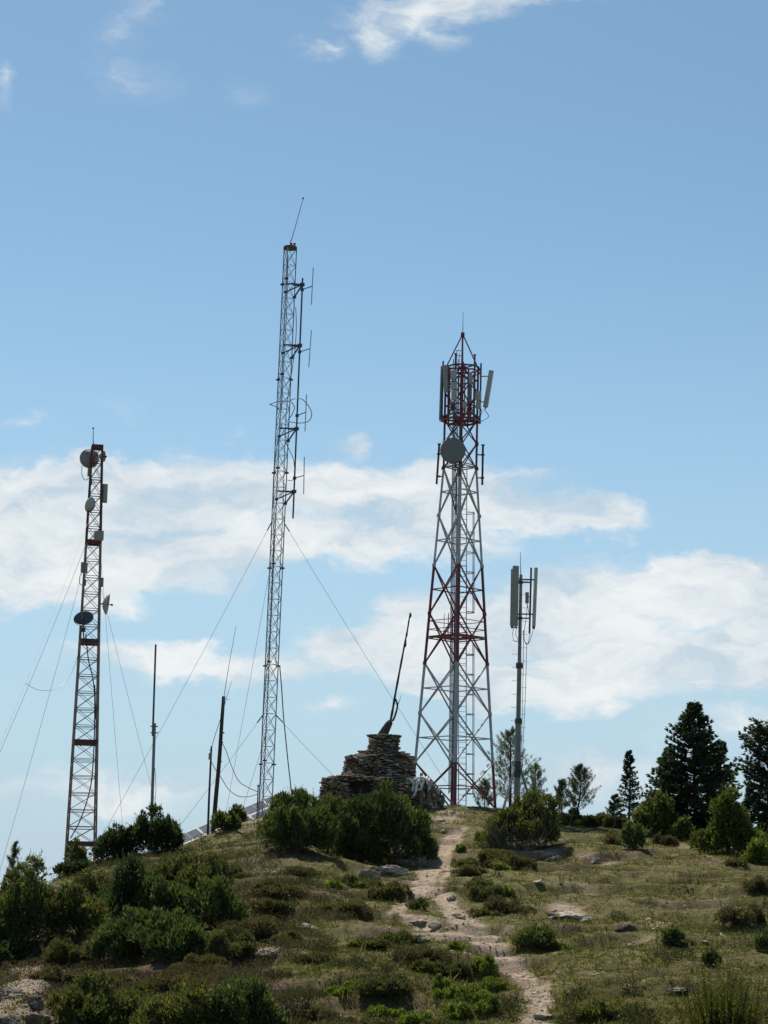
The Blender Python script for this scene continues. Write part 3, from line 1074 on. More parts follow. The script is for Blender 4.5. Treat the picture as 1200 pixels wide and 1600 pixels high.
    def panel(ox_px, py0, py1, oy, wid, dep, yaw, tilt_px, mat, name='panel_antenna', post=None):
        """upright sector antenna from py1 (top) to py0 (bottom)"""
        p0, p1 = A.at(py0, ox_px * m, oy), A.at(py1, (ox_px + tilt_px) * m, oy)
        az = unit(p1 - p0)
        ax = np.array([math.cos(yaw), math.sin(yaw), 0]); ay = np.cross(az, ax); ax = np.cross(ay, az)
        mb = MB(); mb.box((p0 + p1) / 2, wid, dep, np.linalg.norm(p1 - p0), ax, ay, az, bev=.05)
        o = mb.build(name, mat, root)
        for q in (.15, .85):
            s = p0 + (p1 - p0) * q
            mb = MB(); mb.bar(s, np.array([post[0], post[1], s[2]]), .045); mb.build('tilt_bracket', MT['steel_dark'], o)
        for q in (-.25, .25):
            mb = MB(); mb.tube(p0 + ax * wid * q, p0 + ax * wid * q - az * .12, .022, n=6); mb.build('connector', MT['steel_dark'], o)
        return o
    post0 = A.at(610, RR * math.cos(hexp[0]), RR * math.sin(hexp[0]))
    post3 = A.at(610, RR * math.cos(hexp[3]), RR * math.sin(hexp[3]))
    post4 = A.at(610, RR * math.cos(hexp[4]), RR * math.sin(hexp[4]))
    panel(-33.5, 657, 574, -.1, .16, .13, math.radians(80), 1.0, MT['pole_green'], post=post3)  # dark steel colour stands in for shade on this panel's edge
    panel(-25, 618, 577, -.75, .27, .16, math.radians(-20), -3, MT['panel_warm'], post=post4)
    panel(39, 635, 578, .05, .20, .26, math.radians(70), 8.5, MT['panel'], post=post0)
    panel(14, 650, 588, .8, .26, .14, math.radians(150), 0, MT['panel_warm'], post=A.at(610, RR * math.cos(hexp[1]), RR * math.sin(hexp[1])))

    def unit_box(ox, py, oy, w, h, d):
        mb = MB(); c = A.at(py, ox * m, oy)
        mb.box(c, w, d, h, bev=.03)
        for q in (-.3, 0, .3): mb.box(c + np.array([w * q, -d / 2 - .012, 0]), .02, .03, h * .9)
        for q in (-.2, .2): mb.tube(c + np.array([w * q, 0, -h / 2]), c + np.array([w * q, 0, -h / 2 - .1]), .02, n=6)
        mb.build('radio_unit', MT['panel'], root)
    unit_box(-14.5, 594, -1.15, .30, .46, .18); unit_box(-13.5, 611, -1.12, .34, .40, .20); unit_box(-13, 626, -1.15, .30, .50, .16)
    unit_box(26, 622, -.62, .30, .50, .18); unit_box(27, 636, -.5, .28, .36, .18); unit_box(4, 640, -1.15, .22, .34, .16); unit_box(5, 632, .5, .28, .4, .16); unit_box(13, 596, -.9, .2, .6, .12)
    for k, (x0, y0, x1, y1, oy, b) in enumerate([(-24, 622, -8, 660, -.6, 6), (-10, 632, -4, 664, -.5, -5), (36, 640, 27, 660, -.2, 8), (27, 634, 12, 662, -.3, 6), (-20, 640, -6, 668, -.4, 3), (8, 640, 2, 664, .3, 4), (-12, 600, -10, 640, -.6, -7)]):
        mb = MB()
        mb.path(spline([A.at(y0, x0 * m, oy), A.at((y0 * 2 + y1) / 3 + 4, (x0 + b) * m, oy), A.at((y0 + 2 * y1) / 3 + 4, (x1 + b) * m, oy * .7), A.at(y1, x1 * m, oy * .5)], 5), .018, 5)
        mb.build('jumper_cable', MT['cable'], root)
    # big radome dish on the front left, facing the camera
    dc = A.at(711.5, -12.3 * m, -1.32)
    d = dish(root, dc, (.17, -1, -.04), 20.0 * m * .985, .62, [MT['dish']], 'radome_dish', drum=True)
    mb = MB()
    mb.tube(A.at(735, -8 * m, -.72), A.at(692, -8 * m, -.72), .055, n=8)
    for py in (702, 722):
        mb.bar(A.at(py, -8 * m, -.72), corner(0, py) * .4 + corner(1, py) * .6, .06)
    mb.build('dish_mount', MT['steel_dark'], d)
    mb = MB()
    mb.box(A.at(740, -1.5 * m, -1.0), .17, .17, .62, bev=.03)
    mb.build('radio_unit', MT['steel_dark'], root)
    mb = MB()
    mb.path(spline([A.at(730, -9 * m, -.9), A.at(738, -13 * m, -.95), A.at(742, -8 * m, -.9), A.at(760, -6 * m, -.4), A.at(800, -5 * m, .2)], 6), .022, 5)
    mb.build('jumper_cable', MT['cable'], root)
    # slim posts standing off both sides of the neck
    for sx, tilt, (l0, l1) in ((-1, 1, (710, 745)), (1, 0, (710, 746))):
        x = (34.5 if sx < 0 else 36) * sx * m
        mb = MB()
        mb.tube(A.at(757, x - tilt * .05 * 1.5, 0), A.at(695, x + tilt * .02, 0), .062, n=8)
        mb.lathe(A.at(695, x + tilt * .02, 0), (0, 0, 1), [(.062, -.04), (.10, -.01), (.10, .04), (0, .04)], 10)
        mb.mi = 1
        o = mb.build('side_post', [MT['steel_dark']] * 2, root)
        mb = MB()
        for py in (l0, l1):
            mb = MB()
            mb.bar(A.at(py, x, 0), corner(0 if sx < 0 else 2, py), .06)
            mb.tube(A.at(py + 1.2, x, 0), A.at(py - 1.2, x, 0), .10, n=8)
            mb.build('stand_off_arm', MT['steel_dark'], o)
    # concrete footings
    for k in range(4):
        p = corner(k, 1261); p[2] = height(p[0], p[1])
        mb = MB(); mb.box(p + np.array([0, 0, .0]), .5, .5, .3, (1, 1, 0), (-1, 1, 0))
        mb.build('footing', MT['panel_warm'], root)


big_tower()


# ------------------------------------------------------------------ tall slim guyed mast with four dipoles
def tall_mast():
    A = Axis(413, 1292, 453.5, 386, 92.0)
    m = A.m
    g = A.at(1292); g[2] = height(g[0], g[1])
    root = empty('guyed_mast', g, 'tallest slim grey lattice mast with four dipoles on a side pipe', 'mast')
    hwx = 10.2 * m

    def leg(k, py):                               # a triangle: left, middle (nearer), right
        ang = [math.radians(192), math.radians(248), math.radians(325)][k] if False else None
        ox, oy = [(-hwx, .06), (-3.4 * m, -.40), (hwx, .0)][k]
        return A.at(py, ox, oy + .12)
    fl = [1296, 1192, 1038, 885, 736, 590, 441, 388]
    for k in range(3):
        mb = MB(); mb.tube(leg(k, 1300), leg(k, 388), .026, n=6)
        o = mb.build('leg', MT['galv'], root)
        for py in fl[1:-1]:
            mb = MB(); q = py + (-3 if k == 1 else 2)
            mb.lathe(leg(k, q), (0, 0, 1), [(0, -.035), (.11, -.03), (.11, .03), (0, .035)], 10)
            mb.build('flange', MT['steel_dark'], o)
    for a, b in zip(fl[:-1], fl[1:]):
        n = max(2, round((a - b) / 25.4))
        ys = np.linspace(a, b, n + 1)
        mb = MB()
        for y0, y1 in zip(ys[:-1], ys[1:]):
            for k in range(3):
                j = (k + 1) % 3
                mb.tube(leg(k, y0), leg(j, y1), .0125, n=4, cap=False); mb.tube(leg(j, y0), leg(k, y1), .0125, n=4, cap=False)
                mb.tube(leg(k, y1), leg(j, y1), .0125, n=4, cap=False)
        mb.build('lattice_section', MT['galv'], root)
    # head plate, red lamps and whip
    mb = MB()
    ctr = A.at(387)
    mb.lathe(ctr, (0, 0, 1), [(0, -.08), (.33, -.07), (.33, .04), (0, .05)], 12)
    mb.build('head_plate', MT['steel_dark'], root)
    for ox in (2, 7):
        mb = MB(); mb.lathe(A.at(384, ox * m, -.1), (0, 0, 1), [(.05, 0), (.06, .06), (.05, .13), (0, .16)], 10)
        mb.build('obstruction_lamp', MT['red_lamp'], root)
    mb = MB()
    mb.tube(A.at(388, 0, 0), P(454.5, 376, 92), .035, n=6)
    mb.path([P(454, 380, 92), P(464, 345, 92), P(473.5, 311, 92)], [.022, .018, .014], 6)
    mb.lathe(P(473.6, 310, 92), (.3, 0, 1), [(0, -.05), (.05, -.03), (.05, .04), (0, .05)], 8)
    mb.build('whip_antenna', MT['galv'], root)
    # side pipe with its brackets
    def sp(py, ox=0.0, oy=0.0):
        t = (py - 436) / (810 - 436)
        return P(473 + (458 - 473) * t, py, 92) + np.array([ox, oy - .15, 0])
    mb = MB(); mb.tube(sp(811), sp(436), .042, n=8)
    mb.build('side_pipe', MT['steel_dark'], root)
    for py in (446, 541, 671, 769):
        mb = MB()
        p = sp(py)
        mb.bar(p, leg(1, py), .065); mb.bar(p, leg(2, py - 1), .05)
        mb.bar(p, leg(1, py + 13), .055); mb.bar(p, leg(2, py + 17), .055)
        mb.bar(leg(1, py), leg(1, py + 13), .04)
        mb.box(p, .22, .16, .14)
        for k, q in ((1, py + 13), (2, py + 17)): mb.box(leg(k, q), .17, .12, .09)
        mb.build('bracket', MT['steel_dark'], root)
    for (x0, y0, x1, y1, pa, ya) in ((489.5, 418, 486.5, 476, 454, 447), (486.5, 516, 482.5, 574, 551, 545), (479, 616, 476.5, 674, 650.5, 644), (475.5, 714, 474.5, 772, 748, 743)):
        mb = MB()
        top, bot = P(x0, y0, 91.6), P(x1, y1, 91.6)
        mb.tube(bot, top, .022, n=6)
        arm_end = top + (bot - top) * ((ya - y0) / (y1 - y0))
        o = mb.build('dipole', MT['dish_white'], root)
        mb = MB()
        mb.bar(sp(pa), arm_end, .035); mb.box(sp(pa), .16, .14, .12)
        mb.build('arm', MT['steel_dark'], o)
    # curved loop element and the feeder cables
    mb = MB()
    mb.path(spline([P(452, 627, 92), P(460, 623, 91.8), P(472, 624, 91.6), P(483, 636, 91.6), P(487, 648, 91.6), P(482, 658, 91.7), P(468, 661, 91.8), P(452, 659, 92)], 6), .02, 5)
    mb.path(spline([P(421, 632, 92.1), P(436, 627, 92), P(452, 627, 92)], 6), .02, 5)
    mb.path(spline([P(421, 632, 92.1), P(432, 636, 92), P(440, 645, 92)], 6), .02, 5)
    mb.path(spline([P(455, 628, 91.8), P(460, 636, 91.8), P(457, 646, 91.8), P(450, 656, 92)], 6), .02, 5)
    mb.build('loop_element', MT['steel_dark'], root)
    cables = [
        [(462, 480), (463, 510), (461, 545), (456, 580), (450, 620), (447, 650), (445, 700), (443, 760), (441, 820), (437, 900), (432, 1000), (431, 1040)],
        [(437, 1040), (440, 1075), (443, 1120), (446, 1150), (450, 1190), (454, 1225), (456, 1244)],
        [(441, 660), (434, 690), (428, 738), (427, 760), (428, 800), (427, 860), (424, 930), (421, 1000), (416, 1060), (411, 1120), (408, 1200), (404, 1270)],
        [(446, 690), (452, 703), (458, 716), (460, 730)],
        [(449, 750), (455, 751), (460, 748)],
        [(450, 400), (448, 480), (444, 560), (440, 640)],
    ]
    for i, c in enumerate(cables):
        mb = MB()
        mb.path(spline([P(x, y, 91.75 if i != 1 else 91.6) for x, y in c], 5), .026 if i == 1 else .017, 5)
        mb.build('feeder_cable', MT['cable'], root)
    # guy wires
    def guy(x, y, gx, D, k, s=.15):
        p0 = leg(k, y)
        e = ground_at_depth(gx, D)
        mb = MB(); mb.path(sag(p0, e, s), .0095, 4, False)
        o = mb.build('guy_wire', MT['wire'], root)
        if y < 1000 or True:
            mb = MB(); d = unit(e - p0); mb.tube(p0, p0 + d * .45, .028, n=5)
            mb.build('turnbuckle', MT['steel_dark'], o)
    guy(425, 815, 130, 92, 0); guy(448, 817, 735, 93, 2); guy(425, 850, 345, 104, 1, .1)
    guy(414, 1117, 245, 92, 0, .08); guy(432, 1117, 585, 93, 2, .08); guy(410, 1150, 365, 103, 1, .05)


tall_mast()


# ------------------------------------------------------------------ left mast, rusty, hung with small dishes
def left_mast():
    D = 96.0
    A = Axis(125, 1356, 152, 697, D)
    m = A.m
    g = A.at(1350); g[2] = height(g[0], g[1])
    root = empty('guyed_mast', g, 'rusty red square lattice mast at far left hung with small dishes and panels', 'mast')

    def hw(py): return (7.0 + (20.0 - 7.0) * (py - 697) / (1356 - 697)) * m * 1.12
    yaw = math.radians(12)

    def leg(k, py):
        h = hw(py); x, y = [(-h, -h), (h, -h), (h, h), (-h, h)][k]
        return A.at(py, x * math.cos(yaw) - y * math.sin(yaw), x * math.sin(yaw) + y * math.cos(yaw))
    mats = [MT['rust'], MT['rust_dark']]
    cuts = [(1364, 850, 0), (850, 697, 1)]
    for k in range(4):
        mb = MB()
        for a, b, mi in cuts:
            mb.mi = mi; mb.bar(leg(k, a), leg(k, b), .075 if a > 1000 else .08)
        mb.build('leg', mats, root)
    sect = [1356, 1318, 1160, 1003, 850, 697]
    for a, b in zip(sect[:-1], sect[1:]):
        n = max(1, round((a - b) / 25.5))
        ys = np.linspace(a, b, n + 1)
        mb = MB(); mb.mi = 1 if b < 800 else 0
        for y0, y1 in zip(ys[:-1], ys[1:]):
            for k in range(4):
                j = (k + 1) % 4
                mb.bar(leg(k, y0), leg(j, y1), .024); mb.bar(leg(j, y0), leg(k, y1), .024)
                mb.bar(leg(k, y1), leg(j, y1), .028)
                mb.bar(leg(k, y1 + 4), leg(j, y1 + 4), .022)
        mb.build('lattice_section', mats, root)
    for py, h in ((1318, .20), (1160, .22), (1003, .22), (848, .22), (699, .20)):
        mb = MB()
        for k in range(4):
            p, q = leg(k, py), leg((k + 1) % 4, py)
            ax = unit(q - p)
            mb.box((p + q) / 2, np.linalg.norm(q - p) + .08, .05, h, ax, np.cross((0, 0, 1), ax), (0, 0, 1))
        mb.build('joint_plate', MT['rust_dark'], root)
    mb = MB(); mb.path([A.at(700, -4 * m), P(145.5, 690, D), P(145.7, 668, D)], [.03, .022, .014], 6)
    mb.lathe(P(145.7, 669, D), (0, 0, 1), [(0, -.05), (.05, -.03), (.05, .03), (0, .05)], 8)
    mb.build('lightning_rod', MT['steel_dark'], root)

    def arm(part, a, b, w=.06):
        mb = MB(); mb.bar(a, b, w); mb.build('mount_arm', MT['steel_dark'], part)
    # dishes: (px, py, facing, radius px, material)
    def put_dish(px, py, oy, facing, rpx, mat, to_py, k, rod=True, depth=.22):
        c = P(px, py, D + oy)
        o = dish(root, c, facing, rpx * m, depth, mat, rod=rod)
        arm(o, c - unit(facing) * depth, leg(k, to_py))
        return o
    put_dish(139.5, 716.5, .55, (-.35, .93, .05), 15.2, MT['dish_grey'], 716, 3, depth=.3)
    put_dish(162, 713, .05, (1, -.25, -.05), 8.5, MT['dish_white'], 711, 1)
    put_dish(140.5, 789, -.3, (-.86, .42, .28), 12.0, MT['dish_white'], 787, 0)
    put_dish(168, 944, .0, (1, .03, -.12), 16.5, MT['dish_white'], 945, 1)
    o = put_dish(130.5, 966, -.75, (-.1, -.78, .62), 15.2, MT['dish_dark'], 968, 0, rod=False, depth=.2)
    mb = MB(); mb.bar(P(130, 976, D - .5), P(131, 1003, D - .5), .06); mb.box(P(130, 984, D - .5), .2, .16, .2)
    mb.build('mount_arm', MT['steel_dark'], o)

    def put_panel(px, py, oy, wpx, hpx, yaw_, mat, k, name='panel_antenna', dep=.14):
        c = P(px, py, D + oy)
        ax = np.array([math.cos(yaw_), math.sin(yaw_), 0]); ay = np.array([-math.sin(yaw_), math.cos(yaw_), 0])
        mb = MB(); mb.box(c, wpx * m, dep, hpx * m, ax, ay, bev=.03)
        mb.box(c - ay * (dep / 2 + .01), wpx * m * .8, .03, hpx * m * .86, ax, ay)
        o = mb.build(name, mat, root)
        arm(o, c, leg(k, py), .05)
        return o
    put_panel(164, 771, -.1, 7.5, 30, .35, MT['panel_warm'], 1, dep=.16)
    put_panel(160, 768, .05, 4, 22, .35, MT['dish_grey'], 1, 'radio_unit', dep=.14)
    put_panel(154.5, 837, -.55, 15, 15, -.05, MT['panel_warm'], 1)
    put_panel(131.5, 887, -.25, 10.5, 16.5, .5, MT['panel_warm'], 0)
    put_panel(158.5, 910, -.1, 7.5, 14, -.9, MT['dish_grey'], 1)
    put_panel(132.5, 911, .0, 4, 8, .2, MT['steel_dark'], 0, 'radio_unit')
    put_panel(139.5, 738, .1, 5.5, 13, .1, MT['panel_warm'], 0, 'radio_unit', dep=.16)
    put_panel(141.5, 754, .0, 4.5, 8, .1, MT['steel_dark'], 0, 'radio_unit')
    cbl = [[(128, 728), (128, 742), (133, 750), (139, 747)], [(146, 820), (152, 819), (156, 826), (150, 833), (146, 838)], [(134, 990), (138, 1030), (144, 1055), (147, 1075), (148, 1100), (147, 1160), (144, 1210), (139, 1240), (126, 1280), (110, 1310)],
           [(127, 895), (124, 904), (126, 914), (132, 912)], [(158, 786), (160, 792), (156, 799), (154, 806)], [(148, 1070), (149, 1115), (147, 1130)]]
    for i, c in enumerate(cbl):
        mb = MB(); mb.path(spline([P(x, y, D - .55) for x, y in c], 6), .03 if i in (2, 5) else .016, 5)
        mb.build('feeder_cable', MT['cable'], root)

    def guy(y, k, end, s=.15):
        p0 = leg(k, y)
        mb = MB(); mb.path(sag(p0, end, s), .009, 4, False); mb.build('guy_wire', MT['wire'], root)
    guy(818, 0, P(-70, 1330, 78), .3); guy(850, 0, P(-60, 1310, 84), .3); guy(880, 3, P(-12, 1400, 92), .25)
    guy(868, 1, ground_at_depth(196, 97), .12); guy(905, 2, ground_at_depth(268, 100), .12)
    mb = MB(); mb.path(spline([leg(0, 990), P(120, 1030, 95), P(105, 1062, 94), P(85, 1077, 93), P(60, 1078, 91.5), P(40, 1068, 90)], 6), .011, 4, False)
    mb.build('slack_wire', MT['wire'], root)


left_mast()


# ------------------------------------------------------------------ steel monopole on the right with sector panels
def monopole():
    D = 106.0
    A = Axis(807.5, 1258, 814, 900, D)
    m = A.m
    g = A.at(1258); g[2] = height(g[0], g[1])
    root = empty('antenna_pole', g, 'grey stepped steel monopole with two large sector panels on its left', 'pole')
    segs = [(1262, 1127, 5.0, 4.6), (1127, 1040, 3.7, 3.5), (1040, 898, 2.9, 2.4)]
    mb = MB()
    for a, b, r0, r1 in segs: mb.tube(A.at(a), A.at(b), r0 * m, r1 * m, n=14)
    mb.build('shaft', MT['pole_green'], root, smooth=False)
    for py, r in ((1127, 5.6), (1040, 5.6)):
        mb = MB()
        mb.lathe(A.at(py, 0, 0), A.at(py - 10) - A.at(py), [(0, -.10), (r * m * .9, -.10), (r * m, -.06), (r * m, .06), (r * m * .9, .10), (0, .10)], 12)
        for t in range(8):
            an = t * math.pi / 4
            p = A.at(py, math.cos(an) * r * m * .85, math.sin(an) * r * m * .85)
            mb.tube(p - np.array([0, 0, .16]), p + np.array([0, 0, .16]), .02, n=5)
        mb.build('flange', MT['steel_dark'], root)
    for i, py in enumerate(np.arange(1168, 905, -10.4)):
        s = 1 if i % 2 else -1
        r = 3.2 * m
        mb = MB(); mb.tube(A.at(py, s * r * .7), A.at(py, s * (r + .27)), .011, n=5)
        mb.tube(A.at(py, s * (r + .27)), A.at(py - 1, s * (r + .27)), .011, n=5)
        mb.build('step_peg', MT['galv'], root)
    mb = MB(); mb.path([A.at(902), A.at(885, -1 * m), P(813.3, 863, D)], [.03, .02, .012], 6)
    mb.build('lightning_rod', MT['galv'], root)
    for sx, gx in ((-1, 785), (1, 833)):
        e = A.at(1200, sx * 4.2 * m, -.15); b = P(gx, 1262, D - 1.2)
        b[2] = height(b[0], b[1])
        mb = MB(); mb.bar(b, e, .10); mb.build('strut', MT['pole_green'], root)
    mb = MB(); mb.tube(A.at(1215), A.at(1190), 5.6 * m, n=12); mb.build('base_collar', MT['steel_dark'], root)

    def panel(x0, y0, x1, y1, oy, w, d, yaw, mat):
        p0, p1 = P(x0, y0, D + oy), P(x1, y1, D + oy)
        az = unit(p1 - p0); ax = np.array([math.cos(yaw), math.sin(yaw), 0]); ay = np.cross(az, ax); ax = np.cross(ay, az)
        L = np.linalg.norm(p1 - p0)
        mb = MB(); mb.box((p0 + p1) / 2, w, d, L, ax, ay, az, bev=.06)
        mb.box((p0 + p1) / 2, w * .96, d * .94, L + .05, ax, ay, az, bev=.06)
        o = mb.build('panel_antenna', mat, root)
        for q in (-.32, -.1, .12, .32):
            mb = MB(); mb.tube(p0 + ax * w * q, p0 + ax * w * q - az * .16, .028, n=6); mb.build('connector', MT['steel_dark'], o)
        for q in (.2, .8):
            s = p0 + (p1 - p0) * q
            c = np.array([A.at(930)[0], s[1] + (D - s[1]) * .9, s[2]])
            mb = MB(); mb.bar(s, c, .07); mb.build('tilt_bracket', MT['steel_dark'], o)
        return o
    panel(799.5, 977, 801, 890, .05, .24, .16, math.radians(70), MT['panel_warm'])
    panel(804.5, 977, 806.0, 885, -.38, .34, .16, math.radians(6), MT['panel_warm'])
    panel(834, 978, 837.5, 888, .0, .16, .30, math.radians(12), MT['panel'])
    mb = MB(); mb.tube(P(827.3, 990, D), P(830, 887, D), .055, n=8)
    pp = mb.build('side_pipe', MT['steel_dark'], root)
    for py, x1 in ((910, 829.5), (966, 828)):
        mb = MB()
        mb.bar(A.at(py), P(x1, py, D), .07); mb.tube(A.at(py + 2), A.at(py - 2), 3.6 * m, n=10)
        mb.build('support_arm', MT['steel_dark'], pp)
    mb = MB(); c = P(823.5, 934, D - .1); mb.box(c, .19, .20, .58, bev=.03)
    for q in (-.05, 0.05): mb.box(c + np.array([q, -.11, 0]), .02, .03, .5)
    mb.tube(c - np.array([0, 0, .29]), c - np.array([0, 0, .38]), .03, n=6)
    mb.bar(c, P(829, 931, D), .05)
    mb.build('radio_unit', MT['panel_warm'], root)
    for c in ([(803, 980), (801, 990), (803, 1000), (808, 1003), (812, 996)], [(807, 980), (806, 992), (811, 1000), (815, 992)], [(824, 945), (822, 965), (819, 990), (820, 1002), (825, 1005), (828, 990)],
              [(834, 980), (830, 995), (825, 1006), (820, 1003), (817, 985)], [(824, 944), (826, 955), (828, 965)], [(818, 985), (817.5, 1040), (816, 1120), (814, 1200)], [(823, 1006), (821, 1080), (818, 1150), (815, 1215)]):
        mb = MB(); mb.path(spline([P(x, y, D - .25) for x, y in c], 6), .015, 5)
        mb.build('jumper_cable', MT['cable'], root)


monopole()


# ------------------------------------------------------------------ poles, their wires and the solar array
def small_poles():
    # two-piece steel pipe pole
    D = 91.0
    g = P(238, 1276, D); g[2] = height(g[0], g[1])
    root = empty('pipe_pole', g, 'thin two piece grey steel pipe pole rising behind the dark juniper at left', 'pole')
    g0 = np.array([P(237.5, 1276, D)[0], D, g[2] - .2])
    mb = MB(); mb.tube(g0, P(241.6, 1130, D), .075, .066, n=10)
    mb.build('lower_pipe', MT['pole_green'], root)
    mb = MB(); mb.tube(P(238.6, 1150, D - .02), P(243.3, 1007, D - .02), .047, .043, n=10); mb.build('upper_pipe', MT['steel_dark'], root)
    for py in (1135, 1145):
        mb = MB(); c = P(241, py, D); mb.box(c, .34, .10, .045); mb.build('clamp', MT['steel_dark'], root)
    mb = MB(); mb.path(spline([P(242, 1200, D - .1), P(243.5, 1225, D - .1), P(243, 1245, D - .1), P(240.5, 1262, D - .1)], 5), .012, 5); mb.build('cable', MT['cable'], root)
    # wooden pole with whips
    D = 88.5
    g = P(333, 1300, D); g[2] = height(g[0], g[1])
    root = empty('wooden_pole', g, 'dark rough wooden pole with thin whip aerial on top, beside the solar panels', 'pole')
    b = np.array([P(332.5, 1300, D)[0], D, g[2] - .2])
    mb = MB(); pts = [b, P(337.5, 1245, D), P(342.5, 1190, D), P(346.5, 1130, D), P(349.5, 1088, D)]
    mb.path(spline(pts, 4), list(np.linspace(.105, .075, 17)), 9)
    mb.build('shaft', MT['wood'], root)
    mb = MB(); mb.path([P(347, 1130, D - .06), P(349.5, 1092, D - .06), P(358, 1037, D - .06), P(369, 978, D - .06)], [.016, .016, .013, .01], 5); mb.build('whip_aerial', MT['galv'], root)
    mb = MB(); mb.path([P(350, 1105, D), P(354, 1090, D), P(362, 1064, D)], [.012, .012, .009], 5); mb.bar(P(351, 1092, D), P(359, 1093, D), .014); mb.build('short_aerial', MT['galv'], root)
    for py, x in ((1145, 347), (1190, 343), (1160, 345)):
        mb = MB(); mb.box(P(x, py, D), .2, .2, .05); mb.build('strap', MT['steel_dark'], root)
    # thin pole with an insulator
    D2 = 88.0
    g = P(324.5, 1308, D2); g[2] = height(g[0], g[1])
    root = empty('wooden_pole', g, 'shorter thin pole with insulator left of the rough wooden pole', 'pole')
    b = np.array([g[0], D2, g[2] - .2])
    mb = MB(); mb.path([b, P(326.5, 1250, D2), P(328.8, 1200, D2), P(330.5, 1166, D2)], [.055, .05, .045, .04], 8); mb.build('shaft', MT['wood'], root)
    mb = MB(); c = P(328, 1181, D2 - .08)
    mb.lathe(c, (0, 0, 1), [(0, -.17), (.05, -.17), (.075, -.12), (.05, -.07), (.075, -.02), (.05, .03), (.07, .08), (.04, .14), (0, .16)], 10)
    mb.build('insulator', MT['panel_warm'], root)
    mb = MB(); mb.box(P(329.5, 1172, D2), .10, .16, .05); mb.build('strap', MT['steel_dark'], root)
    # loose wires
    def wire(pts, r, label):
        mb = MB(); w = [np.asarray(p) for p in pts]
        mb.path(spline(w, 6), r, 5)
        tag(mb.build('wire', MT['cable'], None, origin=w[0]), label, 'wire')
    wire([P(331, 1166, D2), P(338, 1143, 88.2), P(346.5, 1118, 88.45)], .014, 'short taut black wire from thin pole top up to rough wooden pole')
    wire([P(345.5, 1160, 88.4), P(352, 1170, 89), P(361, 1195, 89.8), P(372, 1219, 90.5), P(385, 1229, 91.2), P(402, 1237, 91.9)], .016, 'upper black wire sagging from rough wooden pole to tall mast')
    wire([P(330, 1190, D2 - .1), P(337, 1203, 88), P(345, 1214, 88.8), P(356, 1232, 90), P(370, 1243, 90.8), P(386, 1245, 91.4), P(402, 1241, 91.9)], .016, 'lower black wire sagging from thin pole past rough pole to tall mast')
    # rusty stub pipe by the mast foot
    mb = MB(); b = P(401, 1290, 91); b[2] = height(b[0], b[1]) - .15
    mb.tube(b, P(403.5, 1226, 91), .028, n=6)
    mb.box(P(403.4, 1228, 91), .09, .09, .05)
    tag(mb.build('stub_pipe', MT['steel_dark'], None, origin=b), 'short thin pipe standing against the foot of the tall mast', 'pipe')


small_poles()


def solar_array():
    # a sloping table of panels that runs down the far side of the hill
    A0, B0 = P(272, 1309, 92.5), P(442, 1236, 95.5)
    e = unit(B0 - A0); L = np.linalg.norm(B0 - A0)
    dn = unit(np.array([.10, -.85, -.62])); dn = unit(dn - e * np.dot(dn, e))
    nrm = unit(np.cross(e, dn));
    if nrm[2] < 0: nrm = -nrm
    root = empty('solar_array', ground_at_depth(360, 96), 'long sloping table of pale blue solar panels behind the tall mast foot', 'solar panels')
    n = 5; rows = 4; pw = L / n; ph = .72
    for i in range(n):
        for r in range(rows):
            c = A0 + e * (pw * (i + .5)) + dn * (ph * (r + .5))
            mb = MB(); mb.box(c, pw - .06, ph - .05, .03, e, dn, nrm)
            p = mb.build('panel', MT['glass_panel'], root)
            mb = MB()
            for s in (-1, 1):
                mb.box(c + e * s * (pw / 2 - .03), .05, ph - .01, .045, e, dn, nrm)
                mb.box(c + dn * s * (ph / 2 - .025), pw - .11, .05, .045, e, dn, nrm)
            for q in (0,): mb.box(c + e * pw * q + nrm * .004, .018, ph - .09, .032, e, dn, nrm)
            mb.build('frame', MT['alu'], p)
    for i in range(n + 1):
        c = A0 + e * pw * min(max(i, .1), n - .1)
        for q in (.3, 2.5):
            t = c + dn * q - nrm * .04
            b = t.copy(); b[2] = height(t[0], t[1]) - .2
            if b[2] > t[2] - .1: continue
            mb = MB(); mb.bar(b, t, .05); mb.build('post', MT['galv'], root)


solar_array()


# ------------------------------------------------------------------ stone cairn
def stone(mb, c, sx, sy, sz, ax, ay, rng, col):
    az = np.array([0, 0, 1.0])
    t = rng.normal() * .13
    ax2 = ax * math.cos(t) + az * math.sin(t); az2 = az * math.cos(t) - ax * math.sin(t)
    hx, hy, hz = sx / 2, sy / 2, sz / 2
    ring = []
    k = 7
    ph = rng.uniform(0, 6.28)
    for j in range(k):
        a = ph + 2 * math.pi * j / k + rng.normal() * .12
        q = 1 / max(abs(math.cos(a)), abs(math.sin(a))) ** .75 * rng.uniform(.82, 1.05)
        ring.append((math.cos(a) * q * hx, math.sin(a) * q * hy))
    verts = []
    for z, s in ((-hz, .86), (-hz * .4, 1.0), (hz * .5, .98), (hz, .84)):
        for x, y in ring:
            verts.append(c + ax2 * x * s + ay * y * s + az2 * (z + rng.normal() * hz * .13))
    faces = []
    for lv in range(3):
        for j in range(k):
            faces.append((lv * k + j, lv * k + (j + 1) % k, (lv + 1) * k + (j + 1) % k, (lv + 1) * k + j))
    faces.append(tuple(range(k - 1, -1, -1))); faces.append(tuple(3 * k + j for j in range(k)))
    mb.col = tuple(col)
    mb.add(verts, faces)


STONEC = np.array([(.30, .27, .235), (.38, .35, .31), (.22, .185, .15), (.52, .48, .43), (.19, .135, .10), (.31, .265, .215), (.25, .19, .14), (.16, .13, .11)]) * np.array([1.02, 1.0, .95])


